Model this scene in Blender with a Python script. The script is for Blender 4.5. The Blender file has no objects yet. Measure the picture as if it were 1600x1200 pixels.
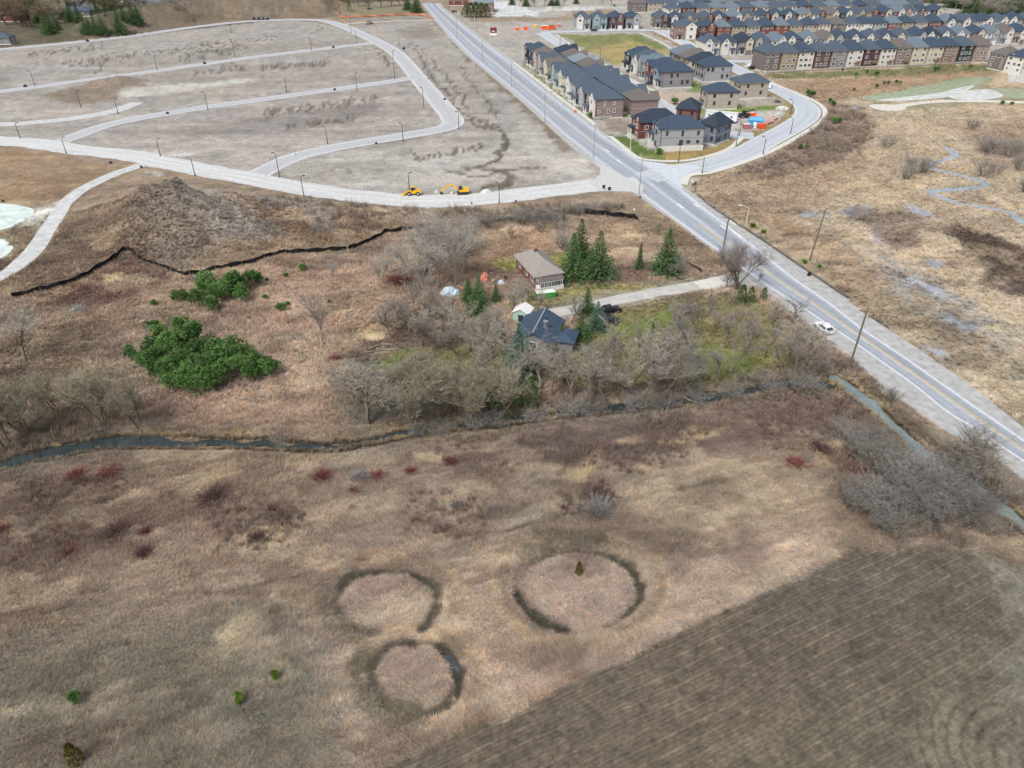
import bpy, math, random
import numpy as np
from mathutils import Vector, Matrix
R = math.radians
scene = bpy.context.scene
COL = scene.collection

# ------------------------------------------------------------------ camera, sky, sun, exposure
H, PITCH, FPX = 70.0, R(34.0), 1110.0
cam_data = bpy.data.cameras.new('camera')
cam = bpy.data.objects.new('camera', cam_data)
COL.objects.link(cam)
cam.location = (0, 0, H)
cam.rotation_euler = (math.pi/2 - PITCH, 0, 0)
cam_data.sensor_width = 36.0
cam_data.lens = 36.0*FPX/1600.0
cam_data.clip_start = 0.5
cam_data.clip_end = 9000
scene.camera = cam
SUN_EL, SUN_AZ = R(52), R(215)          # azimuth clockwise from +Y
world = bpy.data.worlds.new('World')
scene.world = world
world.use_nodes = True
wn, wl = world.node_tree.nodes, world.node_tree.links
wn.clear()
w_out = wn.new('ShaderNodeOutputWorld')
w_bg = wn.new('ShaderNodeBackground')
w_sky = wn.new('ShaderNodeTexSky')
w_sky.sky_type = 'NISHITA'
w_sky.sun_disc = False
w_sky.sun_elevation = SUN_EL
w_sky.sun_rotation = SUN_AZ
w_sky.air_density, w_sky.dust_density, w_sky.ozone_density = 1.0, 3.0, 1.0
w_hs = wn.new('ShaderNodeHueSaturation')
w_hs.inputs['Saturation'].default_value = 0.5
wl.new(w_sky.outputs[0], w_hs.inputs['Color'])
wl.new(w_hs.outputs[0], w_bg.inputs['Color'])
wl.new(w_bg.outputs[0], w_out.inputs['Surface'])
w_bg.inputs['Strength'].default_value = 0.112
sun_data = bpy.data.lights.new('sun', 'SUN')
sun_data.energy = 1.45
sun_data.angle = R(18)
sun_data.color = (1.0, 0.98, 0.95)
sun = bpy.data.objects.new('sun', sun_data)
COL.objects.link(sun)
sv = Vector((math.sin(SUN_AZ)*math.cos(SUN_EL), math.cos(SUN_AZ)*math.cos(SUN_EL), math.sin(SUN_EL)))
sun.rotation_euler = sv.to_track_quat('Z', 'Y').to_euler()
sun.location = sv*300
vs = scene.view_settings
vs.view_transform = 'Standard'
vs.look = 'None'
vs.gamma = 1.0
vs.use_curve_mapping = False
vs.exposure = 0.60
scene.cycles.max_bounces = 4
scene.cycles.diffuse_bounces = 2
scene.cycles.glossy_bounces = 2

# ------------------------------------------------------------------ measuring helpers
SP, CP = math.sin(PITCH), math.cos(PITCH)

def flat(p, z=0.0):
    """photo point (1600 x 1200) -> point of the level plane at height z"""
    xd, yd = p[0]-800.0, p[1]-600.0
    down = FPX*SP + yd*CP
    fwd = FPX*CP - yd*SP
    t = (H-z)/max(down, 20.0)
    return (xd*t, fwd*t)

def F(pts):
    return np.array([flat(p) for p in pts])

def vnoise(x, y, seed=0):
    xi = np.floor(x).astype(np.int64); yi = np.floor(y).astype(np.int64)
    fx = x-xi; fy = y-yi
    fx = fx*fx*(3-2*fx); fy = fy*fy*(3-2*fy)
    def h(a, b):
        n = (a*374761393 + b*668265263 + seed*974634777) & 0xffffffff
        n = ((n ^ (n >> 13))*1274126177) & 0xffffffff
        n = n ^ (n >> 16)
        return (n & 0xffff)/65535.0
    a, b, c, d = h(xi, yi), h(xi+1, yi), h(xi, yi+1), h(xi+1, yi+1)
    return (a*(1-fx)+b*fx)*(1-fy) + (c*(1-fx)+d*fx)*fy

def fbm(x, y, seed=0, o=4):
    s = 0; a = 0.5; t = 0
    for i in range(o):
        s = s + a*vnoise(x*2**i+i*17.3, y*2**i-i*9.1, seed+i*13); t += a; a *= 0.55
    return s/t

def smooth(e0, e1, v):
    t = np.clip((v-e0)/(e1-e0), 0, 1)
    return t*t*(3-2*t)

def seg_dist(X, Y, pts, closed=False):
    d = np.full(X.shape, 1e9)
    n = len(pts)
    for i in range(n if closed else n-1):
        ax, ay = pts[i]; bx, by = pts[(i+1) % n]
        ux, uy = bx-ax, by-ay
        L = ux*ux+uy*uy+1e-9
        t = np.clip(((X-ax)*ux+(Y-ay)*uy)/L, 0, 1)
        d = np.minimum(d, (X-ax-t*ux)**2+(Y-ay-t*uy)**2)
    return np.sqrt(d)

def curve(P, step=2.0, closed=False):
    """Catmull-Rom through the world points P, resampled evenly"""
    P = np.asarray(P, float)
    n = len(P)
    out = []
    rng_i = range(n if closed else n-1)
    for i in rng_i:
        if closed:
            p0, p1, p2, p3 = P[(i-1) % n], P[i], P[(i+1) % n], P[(i+2) % n]
        else:
            p1, p2 = P[i], P[i+1]
            p0 = P[i-1] if i > 0 else 2*p1-p2
            p3 = P[i+2] if i+2 < n else 2*p2-p1
        m = max(2, int(np.linalg.norm(p2-p1)/step))
        for k in range(m):
            t = k/m
            out.append(0.5*((2*p1)+(-p0+p2)*t+(2*p0-5*p1+4*p2-p3)*t*t+(-p0+3*p1-3*p2+p3)*t**3))
    if not closed:
        out.append(P[-1])
    return np.array(out)

def mline(X, Y, pts, width, feather):
    """0..1 mask round a polyline (world points)"""
    m = np.zeros(X.shape)
    r = width/2+feather+1
    sel = (X > pts[:, 0].min()-r) & (X < pts[:, 0].max()+r) & (Y > pts[:, 1].min()-r) & (Y < pts[:, 1].max()+r)
    if sel.any():
        d = seg_dist(X[sel], Y[sel], pts)
        m[sel] = 1-smooth(width/2-feather/2, width/2+feather/2, d)
    return m

def mpoly(X, Y, pts, feather):
    m = np.zeros(X.shape)
    r = feather+1
    sel = (X > pts[:, 0].min()-r) & (X < pts[:, 0].max()+r) & (Y > pts[:, 1].min()-r) & (Y < pts[:, 1].max()+r)
    if sel.any():
        x, y = X[sel], Y[sel]
        ins = np.zeros(x.shape, bool)
        n = len(pts)
        for i in range(n):
            ax, ay = pts[i]; bx, by = pts[(i+1) % n]
            if ay == by: continue
            c = ((ay > y) != (by > y)) & (x < (bx-ax)*(y-ay)/(by-ay)+ax)
            ins ^= c
        d = seg_dist(x, y, pts, True)
        sd = np.where(ins, d, -d)
        m[sel] = smooth(-feather/2, feather/2, sd)
    return m

def C(r, g, b):
    f = lambda v: (v/255.0/12.92) if v <= 10 else ((v/255.0+0.055)/1.055)**2.4
    return np.array((f(r), f(g), f(b)))

# ------------------------------------------------------------------ lines measured off the photograph
ROAD_L = F([(640,-34),(662,5),(684,32),(706,57),(738,90),(778,122),(803,142),(836,170),(878,208),(912,235),(955,268),(1000,303),(1052,342),(1100,378),(1145,410),(1200,449),(1260,487),(1320,527),(1424,601),(1477,645),(1525,673),(1600,724),(1720,806)])
ROAD_R = F([(654,-34),(690,14),(725,42),(755,66),(800,99),(825,121),(875,161),(925,199),(950,217),(995,248),(1030,270),(1064,295),(1097,322),(1116,337),(1136,351),(1157,369),(1186,390),(1240,434),(1300,475),(1350,515),(1425,565),(1473,599),(1525,635),(1600,687),(1720,770)])
YELLOW = F([(1720,787),(1600,704),(1525,652),(1450,600),(1325,511),(1200,427),(1160,399),(1120,371),(1097,354),(1067,332),(1035,307),(1000,280),(950,242),(900,202),(850,159),(800,119),(762,86),(725,57),(693,27),(672,5)])
SHO_L = F([(636,-34),(658,5),(679,32),(700,57),(732,90),(771,122),(795,142),(827,170),(870,210),(905,240),(950,273),(996,306),(1045,341),(1094,378),(1140,411),(1192,452),(1250,497),(1300,535),(1345,573),(1372,597),(1407,627),(1445,654),(1500,687),(1550,714),(1600,752),(1720,836)])
SHO_R = F([(658,-34),(694,12),(729,40),(760,64),(806,97),(831,119),(880,158),(930,197),(955,215),(1000,246),(1036,268),(1072,294),(1105,318),(1137,341),(1165,359),(1200,382),(1250,417),(1320,464),(1350,490),(1412,530),(1500,590),(1600,668),(1720,752)])
S1 = curve(F([(-60,214),(0,220),(60,224),(110,233),(200,243),(300,263),(390,279),(430,287),(520,303),(620,313),(700,314),(800,306),(870,297),(940,289),(1000,286)]))
S2 = curve(F([(395,279),(412,268),(440,254),(480,240),(560,224),(640,211),(688,202),(705,195),(706,185),(690,165),(660,130),(640,106),(620,84),(600,71),(570,56),(530,39),(500,32),(450,31),(380,34),(300,43),(200,57),(100,68),(-60,83)]))
S3 = curve(F([(648,121),(600,129),(500,143),(400,157),(300,171),(200,188),(150,201),(110,216),(80,226)]))
S4 = curve(F([(595,66),(560,70),(500,77),(400,89),(300,103),(200,117),(100,130),(-60,152)]))
S5 = curve(F([(-40,197),(60,191),(130,183),(180,173),(215,160)]))
PATH = curve(F([(222,257),(205,264),(180,272),(140,291),(110,312),(90,340),(70,370),(45,400),(15,425),(-30,447)]))
TOPLANE = curve(F([(522,40),(560,36),(620,33),(684,31)]))
SIDE = curve(F([(1010,278),(1060,266),(1110,257),(1160,240),(1200,219),(1235,200),(1258,184),(1261,169),(1245,156),(1220,143),(1190,128),(1165,115),(1140,103),(1100,84),(1060,62),(1030,48)]))
STREET = curve(F([(848,52),(880,72),(940,106),(1000,143),(1050,175),(1085,194),(1130,209),(1178,213)]))
CROSS = curve(F([(845,51),(870,50),(940,48),(1000,47),(1048,49)]))
BACKST1 = curve(F([(1110,94),(1180,96),(1300,88),(1420,79),(1560,68),(1640,62)]))
DRIVE = curve(F([(1185,438),(1130,440),(1085,447),(1040,455),(980,465),(935,475),(900,484),(870,490),(846,492)]))
STREAM = curve(F([(-70,742),(0,724),(50,711),(100,701),(150,690),(200,688),(250,687),(330,689),(400,690),(450,693),(510,695),(560,689),(620,676),(660,668),(720,663),(780,655),(850,646),(930,638),(1000,632),(1060,625),(1130,617),(1200,602),(1240,598),(1285,600),(1314,602)]), 1.0)
CANAL = curve(F([(1296,588),(1316,594),(1350,620),(1385,650),(1420,684),(1460,719),(1510,752),(1555,785),(1600,815),(1680,868)]), 1.0)
CREEK = curve(F([(1475,230),(1492,243),(1466,254),(1452,262),(1490,272),(1525,280),(1540,291),(1500,296),(1452,300),(1470,308),(1500,318),(1545,325),(1580,334),(1600,350),(1640,372)]), 1.0)
CREEK2 = curve(F([(1475,230),(1500,232),(1530,238),(1560,244),(1620,250)]), 1.0)
FENCE = curve(F([(20,467),(65,457),(110,445),(140,432),(165,419),(187,407),(197,402),(207,403),(215,410),(224,415),(250,423),(270,430),(290,435),(320,432),(360,425),(400,417),(440,406),(490,401),(545,395),(585,381),(605,370),(630,366),(662,360),(700,355),(735,352),(770,349),(800,346)]), 1.2)
FIELD_EDGE = [(600,1200),(700,1155),(800,1117),(900,1062),(1000,1020),(1100,971),(1200,925),(1290,882),(1340,866),(1400,858),(1470,860),(1540,868),(1600,884),(1720,918)]
FIELD = F([(520,1240)]+FIELD_EDGE+[(1800,1300),(1500,1400),(300,1400)])

def ellipse(cx, cy, rx, ry, n=48, a0=0, a1=360):
    return F([(cx+rx*math.cos(R(a0+(a1-a0)*i/n)), cy+ry*math.sin(R(a0+(a1-a0)*i/n))) for i in range(n+1)])
RINGS = [(905,920,96,60), (606,938,78,50), (652,1054,70,56)]

# ------------------------------------------------------------------ terrain height
MOUNDS = [(255,340,13,3.6),(300,354,15,5.0),(215,322,14,3.2),(350,370,18,2.2),(410,352,20,1.8),(480,350,18,1.2),(560,345,16,.9),(185,130,10,3.0)]
MOUNDS = [flat((a, b))+(c, d) for a, b, c, d in MOUNDS]
POND_A = F([(-80,312),(30,315),(64,329),(46,352),(5,368),(-80,378)]); POND_B = F([(-80,368),(10,366),(30,389),(5,415),(-80,425)])
BERM = F([(165,50),(240,33),(330,22.5),(430,18.5),(508,17)])

def terrain(X, Y):
    X = np.asarray(X, float); Y = np.asarray(Y, float)
    z = np.zeros(X.shape)
    for mx, my, r, h in MOUNDS:
        q = ((X-mx)**2+(Y-my)**2)/(r*r)
        z = z+h*np.exp(-q)*(1+0.9*(fbm(X/5.5, Y/4.0, 5)-.5))
    d = seg_dist(X, Y, BERM)
    z = z+11.0*np.exp(-(d/18.0)**2)
    road = seg_dist(X, Y, YELLOW)
    calm = smooth(8, 20, road)
    calm = calm*smooth(7, 12, seg_dist(X, Y, S1[::4]))*smooth(6, 10, seg_dist(X, Y, S2[::4]))*smooth(6, 10, seg_dist(X, Y, DRIVE[::4]))
    near = 1-smooth(190, 260, Y)
    z = z+calm*near*0.55*(fbm(X/11, Y/11, 2)-.45)
    z = z*(0.15+0.85*smooth(4, 9, seg_dist(X, Y, S1[::4])))
    z = z*(0.15+0.85*smooth(4, 9, seg_dist(X, Y, S2[::4])))
    z = z*(1-mpoly(X, Y, POND_A, 2.0))*(1-mpoly(X, Y, POND_B, 2.0))
    sel = (Y < 140)
    if sel.any():
        Xs, Ys = X[sel], Y[sel]
        dd = np.minimum(seg_dist(Xs, Ys, STREAM[::3])-1.7, seg_dist(Xs, Ys, CANAL[::3])-1.9)
        dip = 1-smooth(-.2, 1.6, dd)
        dz = z[sel]*(1-dip)-0.85*dip
        for cx, cy, rx, ry in RINGS:
            e = seg_dist(Xs, Ys, ellipse(cx, cy, rx, ry))
            dz = dz-0.45*np.exp(-(e/0.9)**2)+0.18*np.exp(-((e-2.2)/1.0)**2)
        fm = mpoly(Xs, Ys, FIELD, 1.0)
        dz = dz*(1-fm*.8)
        z[sel] = dz
    return z

def tz(x, y):
    return float(terrain(np.array([x]), np.array([y]))[0])

def G(p):
    """photo point -> where it meets the terrain"""
    z = 0.0
    for _ in range(4):
        x, y = flat(p, z)
        z = 0.5*z+0.5*tz(x, y) if _ else tz(x, y)
    x, y = flat(p, z)
    return Vector((x, y, tz(x, y)))

def rise(base, top_py):
    """height above base (world) that reaches photo row top_py"""
    r = (top_py-600.0)/FPX
    return base.y*(r*CP+SP)/(r*SP-CP)+H-base.z
# ------------------------------------------------------------------ naming helpers
def tag(o, label=None, cat=None, group=None, kind=None):
    if label: o['label'] = label
    if cat: o['category'] = cat
    if group: o['group'] = group
    if kind: o['kind'] = kind
    return o

def empty(name, loc, rz=0.0, sc=1.0):
    o = bpy.data.objects.new(name, None)
    o.empty_display_size = 0.5
    o.location = loc
    o.rotation_euler = (0, 0, rz)
    o.scale = (sc, sc, sc)
    COL.objects.link(o)
    return o

def put(name, mesh, parent=None, loc=None, rz=0.0):
    o = bpy.data.objects.new(name, mesh)
    COL.objects.link(o)
    if parent: o.parent = parent
    if loc is not None: o.location = loc
    if rz: o.rotation_euler = (0, 0, rz)
    return o

ONES = ['', 'first', 'second', 'third', 'fourth', 'fifth', 'sixth', 'seventh', 'eighth', 'ninth', 'tenth', 'eleventh', 'twelfth', 'thirteenth', 'fourteenth', 'fifteenth', 'sixteenth', 'seventeenth', 'eighteenth', 'nineteenth', 'twentieth']
TENS = {20: 'twenty', 30: 'thirty', 40: 'forty', 50: 'fifty'}
def ordn(i):
    if i <= 20: return ONES[i]
    if i % 10 == 0: return {30: 'thirtieth', 40: 'fortieth', 50: 'fiftieth'}[i]
    return TENS[i//10*10]+'-'+ONES[i % 10]

# ------------------------------------------------------------------ materials
def mat(name, col, rough=0.85, var=0.12, scale=1.5, bump=0.0, metal=0.0, spec=0.3, objrand=0.0):
    m = bpy.data.materials.new(name)
    m.use_nodes = True
    n, l = m.node_tree.nodes, m.node_tree.links
    b = n['Principled BSDF']
    b.inputs['Roughness'].default_value = rough
    b.inputs['Metallic'].default_value = metal
    b.inputs['Specular IOR Level'].default_value = spec
    tc = n.new('ShaderNodeTexCoord')
    no = n.new('ShaderNodeTexNoise')
    no.inputs['Scale'].default_value = scale
    no.inputs['Detail'].default_value = 4
    l.new(tc.outputs['Object'], no.inputs['Vector'])
    mr = n.new('ShaderNodeMapRange')
    mr.inputs['From Min'].default_value = 0.3
    mr.inputs['From Max'].default_value = 0.7
    mr.inputs['To Min'].default_value = 1-var
    mr.inputs['To Max'].default_value = 1+var
    l.new(no.outputs['Fac'], mr.inputs['Value'])
    fac = mr.outputs[0]
    if objrand:
        oi = n.new('ShaderNodeObjectInfo')
        m2 = n.new('ShaderNodeMapRange')
        m2.inputs['To Min'].default_value = 1-objrand
        m2.inputs['To Max'].default_value = 1+objrand
        l.new(oi.outputs['Random'], m2.inputs['Value'])
        mm = n.new('ShaderNodeMath'); mm.operation = 'MULTIPLY'
        l.new(fac, mm.inputs[0]); l.new(m2.outputs[0], mm.inputs[1])
        fac = mm.outputs[0]
    mx = n.new('ShaderNodeVectorMath'); mx.operation = 'SCALE'
    mx.inputs[0].default_value = tuple(col)
    l.new(fac, mx.inputs['Scale'])
    l.new(mx.outputs[0], b.inputs['Base Color'])
    if bump:
        bp = n.new('ShaderNodeBump')
        bp.inputs['Strength'].default_value = bump
        bp.inputs['Distance'].default_value = 0.05
        l.new(no.outputs['Fac'], bp.inputs['Height'])
        l.new(bp.outputs[0], b.inputs['Normal'])
    return m

def attr_mat(name, rough=0.9, instancer=False, tint=(1, 1, 1), objrand=0.0, trans=0.0):
    m = bpy.data.materials.new(name)
    m.use_nodes = True
    n, l = m.node_tree.nodes, m.node_tree.links
    b = n['Principled BSDF']
    b.inputs['Roughness'].default_value = rough
    b.inputs['Specular IOR Level'].default_value = 0.15
    at = n.new('ShaderNodeAttribute')
    at.attribute_name = 'col'
    if instancer: at.attribute_type = 'INSTANCER'
    mx = n.new('ShaderNodeVectorMath'); mx.operation = 'MULTIPLY'
    mx.inputs[1].default_value = tint
    l.new(at.outputs['Color'], mx.inputs[0])
    out = mx.outputs[0]
    if objrand:
        oi = n.new('ShaderNodeObjectInfo')
        m2 = n.new('ShaderNodeMapRange')
        m2.inputs['To Min'].default_value = 1-objrand
        m2.inputs['To Max'].default_value = 1+objrand
        l.new(oi.outputs['Random'], m2.inputs['Value'])
        s = n.new('ShaderNodeVectorMath'); s.operation = 'SCALE'
        l.new(out, s.inputs[0]); l.new(m2.outputs[0], s.inputs['Scale'])
        out = s.outputs[0]
    l.new(out, b.inputs['Base Color'])
    return m

def water_mat(name, col, rough=0.08, bump=0.15, scale=1.2):
    m = mat(name, col, rough, 0.25, 0.35, 0, 0, 0.42)
    n, l = m.node_tree.nodes, m.node_tree.links
    tc = n.new('ShaderNodeTexCoord'); no = n.new('ShaderNodeTexNoise')
    no.inputs['Scale'].default_value = scale
    l.new(tc.outputs['Object'], no.inputs['Vector'])
    bp = n.new('ShaderNodeBump'); bp.inputs['Strength'].default_value = bump; bp.inputs['Distance'].default_value = 0.05
    l.new(no.outputs['Fac'], bp.inputs['Height'])
    l.new(bp.outputs[0], n['Principled BSDF'].inputs['Normal'])
    return m

# ------------------------------------------------------------------ mesh collector
class MB:
    def __init__(self):
        self.v, self.f, self.mi = [], [], []
        self.cur = 0
    def add(self, vs, fs):
        o = len(self.v)
        self.v += [tuple(p) for p in vs]
        for q in fs:
            self.f.append(tuple(i+o for i in q)); self.mi.append(self.cur)
        return self
    def box(self, x0, x1, y0, y1, z0, z1, faces='all'):
        vs = [(x0,y0,z0),(x1,y0,z0),(x1,y1,z0),(x0,y1,z0),(x0,y0,z1),(x1,y0,z1),(x1,y1,z1),(x0,y1,z1)]
        fs = [(0,3,2,1),(4,5,6,7),(0,1,5,4),(1,2,6,5),(2,3,7,6),(3,0,4,7)]
        return self.add(vs, fs)
    def tube(self, p0, p1, r0, r1, n=5, caps=True):
        p0 = Vector(p0); p1 = Vector(p1)
        d = (p1-p0)
        if d.length < 1e-6: return self
        d.normalize()
        a = d.orthogonal().normalized(); b = d.cross(a)
        vs = []
        for p, r in ((p0, r0), (p1, r1)):
            for i in range(n):
                t = 2*math.pi*i/n
                vs.append(p+a*(r*math.cos(t))+b*(r*math.sin(t)))
        fs = [(i, (i+1) % n, n+(i+1) % n, n+i) for i in range(n)]
        if caps:
            fs.append(tuple(range(n-1, -1, -1))); fs.append(tuple(range(n, 2*n)))
        return self.add(vs, fs)
    def prism(self, poly, y0, y1):
        """polygon in (x, z) pushed from y0 to y1"""
        n = len(poly)
        vs = [(x, y0, z) for x, z in poly]+[(x, y1, z) for x, z in poly]
        fs = [tuple(range(n)), tuple(range(2*n-1, n-1, -1))]+[(i, n+i, n+(i+1) % n, (i+1) % n) for i in range(n)]
        return self.add(vs, fs)
    def hip(self, x0, x1, y0, y1, z0, h, ridge=0.5, thick=0.22):
        """hip roof; ridge along y when deeper than wide"""
        w, d = x1-x0, y1-y0
        if d >= w:
            c = (x0+x1)/2; k = min(w, d)/2*ridge*1.6
            a, b = (c, y0+k, z0+h), (c, y1-k, z0+h)
            if k*2 > d: a = b = (c, (y0+y1)/2, z0+h)
            top = [a, b]
            fs = [(4,5,8),(5,6,9,8),(6,7,9),(7,4,8,9)]
        else:
            c = (y0+y1)/2; k = min(w, d)/2*ridge*1.6
            top = [(x0+k, c, z0+h), (x1-k, c, z0+h)]
            fs = [(4,5,9,8),(5,6,9),(6,7,8,9),(7,4,8)]
        vs = [(x0,y0,z0-thick),(x1,y0,z0-thick),(x1,y1,z0-thick),(x0,y1,z0-thick),(x0,y0,z0),(x1,y0,z0),(x1,y1,z0),(x0,y1,z0)]+top
        return self.add(vs, fs+[(0,3,2,1),(0,1,5,4),(1,2,6,5),(2,3,7,6),(3,0,4,7)])
    def mesh(self, name, mats):
        me = bpy.data.meshes.new(name)
        me.from_pydata(self.v, [], self.f)
        for m in (mats if isinstance(mats, (list, tuple)) else [mats]):
            me.materials.append(m)
        if any(self.mi):
            me.polygons.foreach_set('material_index', self.mi)
        me.update()
        return me
    def build(self, name, mats, parent=None, loc=None, rz=0.0):
        return put(name, self.mesh(name, mats), parent, loc, rz)

def np_mesh(name, verts, faces, mats, cols=None, smooth_sh=False):
    """verts (n,3), faces (m,k) arrays"""
    me = bpy.data.meshes.new(name)
    verts = np.asarray(verts, np.float32); faces = np.asarray(faces, np.int32)
    me.vertices.add(len(verts)); me.vertices.foreach_set('co', verts.ravel())
    k = faces.shape[1]
    me.loops.add(faces.size); me.loops.foreach_set('vertex_index', faces.ravel())
    me.polygons.add(len(faces))
    me.polygons.foreach_set('loop_start', np.arange(0, faces.size, k, dtype=np.int32))
    me.polygons.foreach_set('loop_total', np.full(len(faces), k, np.int32))
    me.polygons.foreach_set('use_smooth', np.full(len(faces), smooth_sh, bool))
    for m in (mats if isinstance(mats, (list, tuple)) else [mats]): me.materials.append(m)
    if cols is not None:
        a = me.attributes.new('col', 'FLOAT_COLOR', 'POINT')
        c = np.ones((len(verts), 4), np.float32); c[:, :3] = cols
        a.data.foreach_set('color', c.ravel())
    me.update(calc_edges=True)
    return me
# ------------------------------------------------------------------ what grows or lies where (albedo of the ground cover)
PAINT = []
def zone(px, col, feather=3.0, strength=1.0, brk=0.0, scale=6.0, veg=None):
    PAINT.append(('p', F(px), C(*col), feather, strength, brk, scale, veg, 0))
def band(px, col, width, feather=1.0, strength=1.0, brk=0.0, scale=4.0, veg=None, world_pts=None, closed=False):
    P = world_pts if world_pts is not None else curve(F(px), 1.5)
    if len(P) > 160: P = P[::max(1, len(P)//120)]
    PAINT.append(('l', P, C(*col), feather, strength, brk, scale, veg, width))

# front meadow
zone([(-120,985),(150,1000),(350,960),(520,1010),(560,1120),(540,1300),(-200,1300)], (128,119,99), 9, .85)
zone([(-80,745),(110,735),(280,770),(330,800),(250,850),(150,880),(60,900),(-80,960)], (117,97,82), 8, .9, .4)
zone([(-80,900),(60,905),(150,925),(110,965),(-80,985)], (115,92,76), 4, .8, .5)
zone([(300,780),(420,750),(520,800),(420,880),(310,890)], (136,112,96), 7, .7, .6)
zone([(640,780),(760,770),(760,850),(640,860)], (140,112,98), 6, .6, .6)
zone([(540,700),(700,690),(900,668),(1060,646),(1190,660),(1210,705),(1010,745),(900,722),(720,742)], (119,100,92), 6, .95, .35)
zone([(1100,632),(1290,606),(1340,680),(1220,705)], (124,103,93), 5, .9, .4)
zone([(940,735),(1250,700),(1330,800),(1300,850),(1000,790)], (146,130,106), 8, .7, .4)
zone([(700,1010),(1010,1000),(1310,842),(1330,870),(1200,922),(800,1112),(640,1170),(600,1150)], (172,150,132), 5, .9)
zone([(1040,880),(1280,800),(1320,860),(1120,950),(1040,960)], (166,143,124), 8, .8)
for q in ([(640,711),(692,710),(696,723),(642,725)], [(866,752),(900,732),(937,718),(936,738),(905,757)], [(955,690),(1000,684),(998,694),(960,697)],
          [(1090,668),(1140,676),(1090,702),(1030,692)], [(440,702),(525,700),(522,722),(450,730)], [(300,735),(385,718),(370,745),(330,762)], [(1268,690),(1312,680),(1335,742),(1288,738)],
          [(215,735),(255,728),(250,742),(220,745)], [(370,840),(440,825),(430,850),(380,862)], [(860,735),(900,728),(930,705),(935,720),(900,745)], [(985,730),(1030,728),(1010,740)]):
    zone(q, (186,163,124), 1.6, .85, .35, 2.0)
for q in ([(428,921),(470,916),(492,925),(484,946),(460,968),(436,955),(424,938)], [(342,990),(372,972),(398,970),(386,992),(352,1004)]):
    zone(q, (196,177,140), .8, .95, .15, 1.0)
for cx, cy, rx, ry in RINGS:                       # mown rings: a wet dark track with straw thrown outside
    band(None, (172,150,128), 9, 4, .55, 0, 4, None, ellipse(cx, cy, rx*1.33, ry*1.33))
    band(None, (186,160,122), 1.6, 1.4, .6, .5, 3, None, ellipse(cx, cy, rx*1.42, ry*1.4))
    zone([(cx+rx*math.cos(t/24*6.283), cy+ry*math.sin(t/24*6.283)) for t in range(24)], (163,141,123), 2, .8)
DK = (74,69,56)
for (cx, cy, rx, ry), arcs in zip(RINGS, [[(306,352,1.9,.9),(350,402,1.5,.8),(410,424,.8,.7),(106,172,2.0,.85),(224,306,1.5,.7),(172,224,.8,.3)], [(205,250,1.8,.85),(250,300,1.2,.7),(300,345,1.7,.8),(0,48,1.6,.8),(110,160,1.6,.55),(160,205,.8,.4)], [(300,352,2.2,.95),(352,405,1.6,.8),(45,130,2.0,.75),(140,205,1.4,.5),(205,262,1.6,.7),(262,300,.9,.5)]]):
    for a0, a1, w, st in arcs:
        band(None, DK, w*.85, .8, min(1, st*1.2), .45, .9, .1, ellipse(cx, cy, rx, ry, 24, a0, a1))
for (cx, cy, rx, ry), arcs in zip(RINGS, [[(280,420,1.34),(120,200,1.25),(215,285,1.5)], [(150,250,1.36),(300,380,1.3)], [(80,200,1.42),(290,380,1.36)]]):
    for a0, a1, k in arcs: band(None, (112,98,80), 1.1, 1.2, .55, .4, 1.5, .6, ellipse(cx, cy, rx*k, ry*k*.97, 24, a0, a1))
band(None, (84,92,100), 1.0, .7, .8, .2, 1.3, 0, ellipse(652, 1054, 69, 55, 12, 318, 345))
band(None, (92,86,68), 3.5, 2, .75, .3, 2, .4, ellipse(652, 1054, 88, 70, 24, 100, 200))
band(None, (100,92,76), 3.0, 2, .7, .3, 2, .4, ellipse(606, 938, 96, 60, 24, 120, 190))
band(None, (92,88,68), 2.4, 2, .75, .4, 2, .4, ellipse(905, 912, 90, 72, 20, 215, 290))
for q, w, s in (([(715,842),(760,834),(800,827),(840,817),(890,808),(930,796),(980,782),(1020,771),(1080,762),(1140,752),(1180,748)], .8, .7),
             ([(670,812),(700,840),(780,838)], .5, .35), ([(320,927),(360,922),(400,918),(445,908),(480,901)], .6, .6), ([(-20,1088),(60,1085),(120,1090),(180,1086),(260,1075)], .5, .5),
             ([(280,1066),(340,1060),(420,1052)], .5, .55), ([(483,432),(488,455),(493,480),(500,500),(505,530)], .6, .65), ([(725,715),(760,745),(785,770)], .4, .6), ([(812,790),(830,818),(842,845)], .5, .6),
             ([(1125,720),(1150,745),(1160,755)], .4, .5), ([(200,945),(260,930),(330,925)], .5, .4), ([(300,880),(310,910),(330,930)], .5, .4), ([(1040,790),(1080,800),(1130,830)], 1.2, .35)):
    band(q, (88,78,62), w, .7, s, .25, 1.2)
band([(700,1150),(760,1128),(830,1096),(900,1056)], (150,118,88), 1.0, 1.2, .6, .5, 2)
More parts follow.
